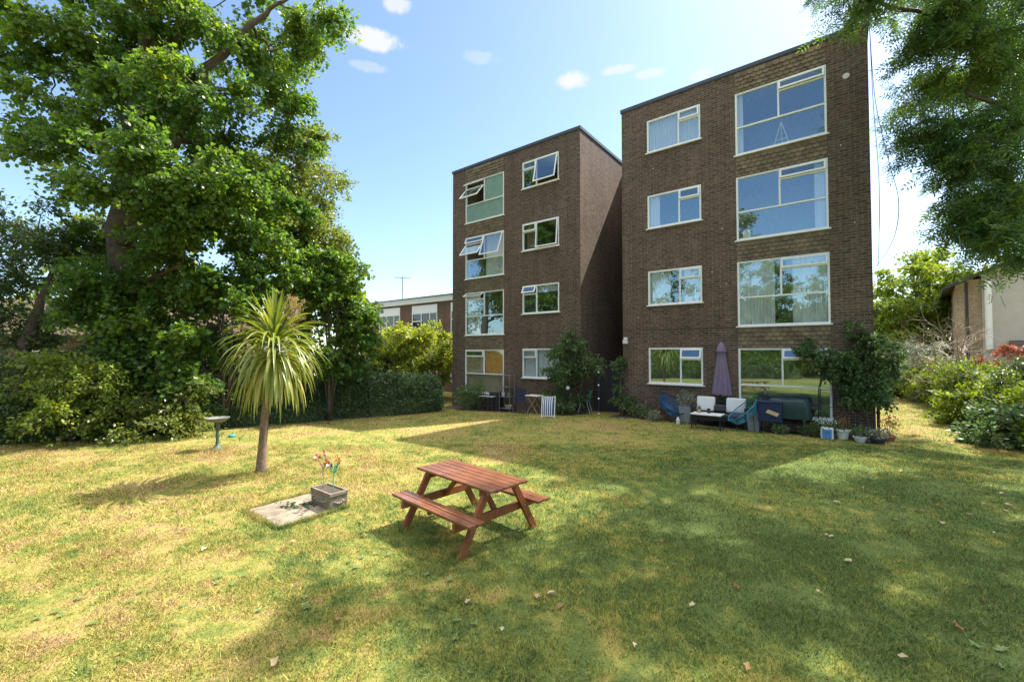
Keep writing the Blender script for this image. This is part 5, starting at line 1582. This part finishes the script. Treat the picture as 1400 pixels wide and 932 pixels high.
mb = MB(); mb.box(.02, 1.60, .024, .06, .3, .4); mb.box(.02, 1.60, .024, .06, 1.55, 1.65); mb.build('rail', M['dark'], root)

# ------------------------------------------------------------------ buildings beyond
root = empty('low_flats', (-3.1, 26.6, -.35), math.atan2(5, -6.6), 'low flat roofed brick building with a pale fascia behind the golden shrub', 'flats')
mb = MB()
ZR = 6.2
# local x runs away to the left, local y towards the far side (negative)
mb.box(-6, 12, -9, 0, -.5, ZR - .42); mb.build('wall', M['redbrick'], root)
mb = MB(); mb.box(-6.15, 12.15, -9.15, .16, ZR - .415, ZR - .06); mb.box(-6.2, 12.2, -9.2, .21, ZR - .058, ZR, 1); mb.build('roof', [M['wpot'], M['fascia']], root)
for x0, x1 in ((-.75, .95), (2.2, 4.7), (6.0, 8.4), (9.3, 11.3)):
    for z0, z1 in ((3.65, 5.4), (.6, 2.3)):
        f_ = MB()
        f_.box(x0, x1, .002, .05, z1 - .32, z1 + .25)
        f_.box(x0, x0 + .07, .002, .05, z0, z1 - .322); f_.box(x1 - .07, x1, .002, .05, z0, z1 - .322); f_.box(x0 + .07, x1 - .07, .002, .05, z0, z0 + .07)
        for q in (.28, .62): xm = x0 + (x1 - x0) * q; f_.box(xm - .04, xm + .04, .002, .05, z0 + .072, z1 - .322)
        f_.box(x0 + (x1 - x0) * .62 + .042, x1 - .072, .002, .05, z1 - .85, z1 - .78)
        w_ = f_.build('window', M['white'], root)
        p2 = MB(); p2.add([(x0 + .07, .02, z0 + .07), (x1 - .07, .02, z0 + .07), (x1 - .07, .02, z1 - .33), (x0 + .07, .02, z1 - .33)], [(3, 2, 1, 0)])
        p2.build('pane', M['darkpane'] if 'darkpane' in M else M.setdefault('darkpane', plain('dark pane', (.03, .035, .035), .06, var=.3, spec=.8)), w_)
x, y, z = at(550, 412, 28.6)
root = empty('tv_aerial', (x, y, 5.7), R(20), 'thin television aerial on a mast above the low flat roof', 'aerial')
mb = MB(); mb.tube([(0, 0, 0), (0, 0, 1.5)], .022, 6); mb.build('mast', M['dark'], root)
mb = MB(); mb.tube([(-.5, 0, 1.42), (.5, 0, 1.42)], .016, 5)
for k in range(7): mb.tube([(-.45 + k * .15, -.25, 1.42), (-.45 + k * .15, .25, 1.42)], .010, 4)
mb.build('antenna', M['dark'], root)
x, y, z = at(493, 405, 30)
# tiled house behind the trees at the left
root = empty('brick_house', (-24.5, 24.0, -.35), R(14), 'red brick house with a brown tiled roof behind the dark leafed tree', 'house')
mb = MB(); mb.box(-7, 7.5, 0, 7, -.3, 3.6); mb.add([(-7, 0, 3.6), (-7, 7, 3.6), (-7, 3.5, 5.7)], [(0, 1, 2)]); mb.add([(7.5, 0, 3.6), (7.5, 7, 3.6), (7.5, 3.5, 5.7)], [(0, 2, 1)])
mb.build('wall', M['redbrick'], root)
mb = MB()
for s in (0, 1):
    ya, yb = (-.4, 3.5) if s == 0 else (7.4, 3.5)
    mb.add([(-7.4, ya, 3.45), (7.9, ya, 3.45), (7.9, yb, 5.8), (-7.4, yb, 5.8), (-7.4, ya, 3.33), (7.9, ya, 3.33), (7.9, yb, 5.68), (-7.4, yb, 5.68)],
           [(0, 1, 2, 3), (4, 7, 6, 5), (0, 4, 5, 1), (1, 5, 6, 2), (3, 7, 4, 0)])
mb.build('roof', M['rooftile'], root)
mb = MB(); mb.box(-7.4, 7.9, -.46, -.405, 3.28, 3.44); mb.build('gutter', M['dark'], root)
for x0 in (-2.0, 2.6):
    mb = MB(); mb.box(x0, x0 + 1.5, -.03, -.003, 1.2, 2.6); w_ = mb.build('window', M['white'], root)
    mb = MB(); mb.box(x0 + .08, x0 + .70, -.036, -.031, 1.28, 2.52); mb.box(x0 + .80, x0 + 1.42, -.036, -.031, 1.28, 2.52); mb.build('pane', M['darkpane'], w_)

# cream rendered house on the right
hx, hy = at(1345, 500, 23)[:2]
root = empty('rendered_house', (hx, hy, 0), R(-44), 'cream rendered house with a brick corner and white downpipe at the right', 'house')
mb = MB(); mb.box(0, 9, 0, 8, -.4, 6.3); mb.build('wall', M['render'], root)
mb = MB(); mb.box(-.98, -.003, .06, 7.6, -.4, 6.1); mb.build('brick_bay', M['buffbrick'], root)
mb = MB()
for s in (0, 1):
    xa, xb = (-1.5, 3.6) if s == 0 else (9.6, 3.6)
    za = 5.75 if s == 0 else 5.5
    mb.add([(xa, -.45, za), (xa, 8.4, za), (xb, 8.4, 8.2), (xb, -.45, 8.2), (xa, -.45, za - .16), (xa, 8.4, za - .16), (xb, 8.4, 8.04), (xb, -.45, 8.04)],
           [(0, 1, 2, 3), (4, 7, 6, 5), (0, 4, 5, 1), (0, 3, 7, 4), (1, 5, 6, 2), (3, 2, 6, 7)])
mb.add([(0, .004, 6.3), (7.6, .004, 6.3), (3.6, .004, 8.0)], [(0, 1, 2)], 1)
mb.build('roof', [M['dark'], M['render']], root)
mb = MB(); mb.tube([(.22, -.10, 2.3), (.22, -.10, 6.0)], .14, 10); mb.build('downpipe', M['white'], root)
mb = MB(); mb.add([(.9, -.1, 2.75), (9, -.1, 2.75), (9, -1.8, 1.9), (.9, -1.8, 1.9), (.9, -.1, 2.6), (9, -.1, 2.6), (9, -1.8, 1.75), (.9, -1.8, 1.75)], [(0, 3, 2, 1), (4, 5, 6, 7), (0, 4, 7, 3), (3, 7, 6, 2), (1, 2, 6, 5)])
mb.build('lower_roof', M['rooftile'], root)
mb = MB(); mb.box(-.62, -.50, .035, .058, .5, 6.0); mb.build('rain_pipe', M['dark'], root)

# fences at the end and the right of the path
x, y, z = at(1204, 500, 27)
root = empty('rail_fence', (x, y, -.35), R(-12), 'pale horizontal rail fence beyond the end of the path', 'fence')
for k in range(5):
    mb = MB(); mb.box(k * 1.6 - .06, k * 1.6 + .06, 0, .1, 0, 2.0); mb.build('post', M['roughwood'], root)
for z in (.8, 1.2, 1.75):
    mb = MB(); mb.box(-.3, 6.8, -.035, -.003, z, z + .12); mb.build('rail', M['timber'] if z < 1.5 else M['planter'], root)
x, y, z = at(1372, 520, 13.6)
root = empty('wooden_fence', (x, y, 0), R(-138), 'brown wooden fence with square posts behind the right border', 'fence')
for k in range(3):
    mb = MB(); mb.box(-k * 1.83 - .05, -k * 1.83 + .05, -.05, .05, 0, 1.75); mb.build('post', M['roughwood'], root, bevel=.008)
for k in range(2):
    mb = MB()
    for j in range(12): mb.box(-k * 1.83 - .06 - (j + 1) * .1425, -k * 1.83 - .06 - j * .1425 - .004, .0 + .008 * (j % 2), .016 + .008 * (j % 2), .08, 1.6)
    mb.build('fence_panel', M['roughwood'], root)

# ------------------------------------------------------------------ sky, sun, camera
w = bpy.data.worlds.new('World'); scene.world = w; w.use_nodes = True
nt = w.node_tree; nt.nodes.clear()
out = nt.nodes.new('ShaderNodeOutputWorld'); bg = nt.nodes.new('ShaderNodeBackground'); bg.inputs[1].default_value = .077
sky = nt.nodes.new('ShaderNodeTexSky'); sky.sky_type = 'NISHITA'; sky.sun_disc = False
sky.sun_elevation = SUN_EL; sky.sun_rotation = SUN_AZ
sky.air_density = 1.0; sky.dust_density = .7; sky.ozone_density = 2.6
tc = nt.nodes.new('ShaderNodeTexCoord')
col = sky.outputs[0]
nz = N(nt, 'ShaderNodeTexNoise', ins={'Scale': 22.0, 'Detail': 10.0, 'Roughness': .62}); nt.links.new(tc.outputs['Generated'], nz.inputs['Vector'])


def cloud(col, px, py, rx, ry, amt):
    d = Vector(ray(px, py)).normalized()
    h_ = Vector((d.y, -d.x, 0)).normalized(); v_ = h_.cross(d)
    def comp(vec, r_):
        n_ = N(nt, 'ShaderNodeVectorMath', operation='DOT_PRODUCT', ins={1: tuple(vec)}); nt.links.new(tc.outputs['Generated'], n_.inputs[0])
        m_ = N(nt, 'ShaderNodeMath', operation='DIVIDE', ins={1: r_}); nt.links.new(n_.outputs['Value'], m_.inputs[0])
        s_ = N(nt, 'ShaderNodeMath', operation='POWER', ins={1: 2.0}); ab = N(nt, 'ShaderNodeMath', operation='ABSOLUTE'); nt.links.new(m_.outputs[0], ab.inputs[0]); nt.links.new(ab.outputs[0], s_.inputs[0])
        return s_
    k = F * math.sqrt(1 + ((px - 700) / F) ** 2 + ((466 - py) / F) ** 2)
    a1, a2 = comp(h_, rx / k), comp(v_, ry / k)
    su = N(nt, 'ShaderNodeMath', operation='ADD'); nt.links.new(a1.outputs[0], su.inputs[0]); nt.links.new(a2.outputs[0], su.inputs[1])
    fw = N(nt, 'ShaderNodeVectorMath', operation='DOT_PRODUCT', ins={1: tuple(d)}); nt.links.new(tc.outputs['Generated'], fw.inputs[0])
    gt = N(nt, 'ShaderNodeMath', operation='GREATER_THAN', ins={1: .5}); nt.links.new(fw.outputs['Value'], gt.inputs[0])
    e = N(nt, 'ShaderNodeMath', operation='SUBTRACT', ins={0: 1.0}); nt.links.new(su.outputs[0], e.inputs[1])
    c2 = N(nt, 'ShaderNodeMath', operation='MULTIPLY_ADD', ins={1: .42, 2: -.66}); nt.links.new(e.outputs[0], c2.inputs[0])
    ad = N(nt, 'ShaderNodeMath', operation='ADD'); nt.links.new(nz.outputs['Fac'], ad.inputs[0]); nt.links.new(c2.outputs[0], ad.inputs[1])
    mr = N(nt, 'ShaderNodeMapRange', interpolation_type='SMOOTHSTEP', ins={'From Min': -.03, 'From Max': .22, 'To Min': 0, 'To Max': amt}); nt.links.new(ad.outputs[0], mr.inputs['Value'])
    mu = N(nt, 'ShaderNodeMath', operation='MULTIPLY'); nt.links.new(mr.outputs[0], mu.inputs[0]); nt.links.new(gt.outputs[0], mu.inputs[1])
    mx = N(nt, 'ShaderNodeMixRGB', ins={2: (*CLOUD, 1)}); nt.links.new(mu.outputs[0], mx.inputs[0]); nt.links.new(col, mx.inputs[1])
    return mx.outputs[0]


CLOUD = (3.3, 3.35, 3.4)
for q in ((510, 54, 52, 20, .95), (545, 8, 28, 16, .8), (787, 111, 32, 16, .95), (845, 96, 34, 9, .7), (888, 101, 36, 8, .6), (960, 103, 22, 10, .5), (575, 392, 46, 18, .6), (655, 78, 40, 12, .3), (505, 92, 40, 10, .35), (1235, 290, 60, 35, .7)):
    col = cloud(col, *q)
# broken bright cloud added overhead, out of frame, as fill light for shaded parts
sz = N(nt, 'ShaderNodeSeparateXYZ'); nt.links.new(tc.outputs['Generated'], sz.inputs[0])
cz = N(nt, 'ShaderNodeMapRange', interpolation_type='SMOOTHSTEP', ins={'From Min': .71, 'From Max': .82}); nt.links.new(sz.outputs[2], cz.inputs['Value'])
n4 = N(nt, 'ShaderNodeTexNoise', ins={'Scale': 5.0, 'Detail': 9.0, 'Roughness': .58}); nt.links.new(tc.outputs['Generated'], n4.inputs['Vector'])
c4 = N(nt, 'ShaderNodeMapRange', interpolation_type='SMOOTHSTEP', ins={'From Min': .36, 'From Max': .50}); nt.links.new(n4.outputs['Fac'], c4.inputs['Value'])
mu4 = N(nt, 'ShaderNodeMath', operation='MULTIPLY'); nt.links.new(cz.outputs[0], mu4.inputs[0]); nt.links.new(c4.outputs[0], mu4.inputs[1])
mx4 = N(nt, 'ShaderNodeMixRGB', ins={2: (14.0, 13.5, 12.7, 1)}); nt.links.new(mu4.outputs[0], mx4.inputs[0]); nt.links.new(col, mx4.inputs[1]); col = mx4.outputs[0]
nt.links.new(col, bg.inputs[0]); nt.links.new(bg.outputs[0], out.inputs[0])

sd = bpy.data.lights.new('Sun', 'SUN'); sd.energy = 3.0; sd.angle = R(.53); sd.color = (1, .945, .86)
so = bpy.data.objects.new('Sun', sd); COL.objects.link(so)
dirv = Vector((math.sin(SUN_AZ) * math.cos(SUN_EL), math.cos(SUN_AZ) * math.cos(SUN_EL), math.sin(SUN_EL)))
so.location = dirv * 60; so.rotation_euler = (-dirv).to_track_quat('-Z', 'Y').to_euler()

cd = bpy.data.cameras.new('Camera'); cd.sensor_width = 36; cd.lens = 36 * F / 1400; cd.clip_end = 2000; cd.clip_start = .05
co = bpy.data.objects.new('Camera', cd); COL.objects.link(co)
co.location = (0, 0, CH); co.rotation_euler = (R(90) + PITCH, 0, 0)
scene.camera = co
vs = scene.view_settings
vs.view_transform = 'Standard'; vs.look = 'None'; vs.gamma = 1; vs.use_curve_mapping = False; vs.exposure = 1.95
scene.render.engine = 'CYCLES'
scene.cycles.max_bounces = 8; scene.cycles.transparent_max_bounces = 16; scene.cycles.diffuse_bounces = 5
scene.cycles.use_denoising = True
scene.cycles.denoising_prefilter = 'NONE'
scene.cycles.denoising_input_passes = 'RGB_ALBEDO_NORMAL'
scene.cycles.sample_clamp_indirect = 6
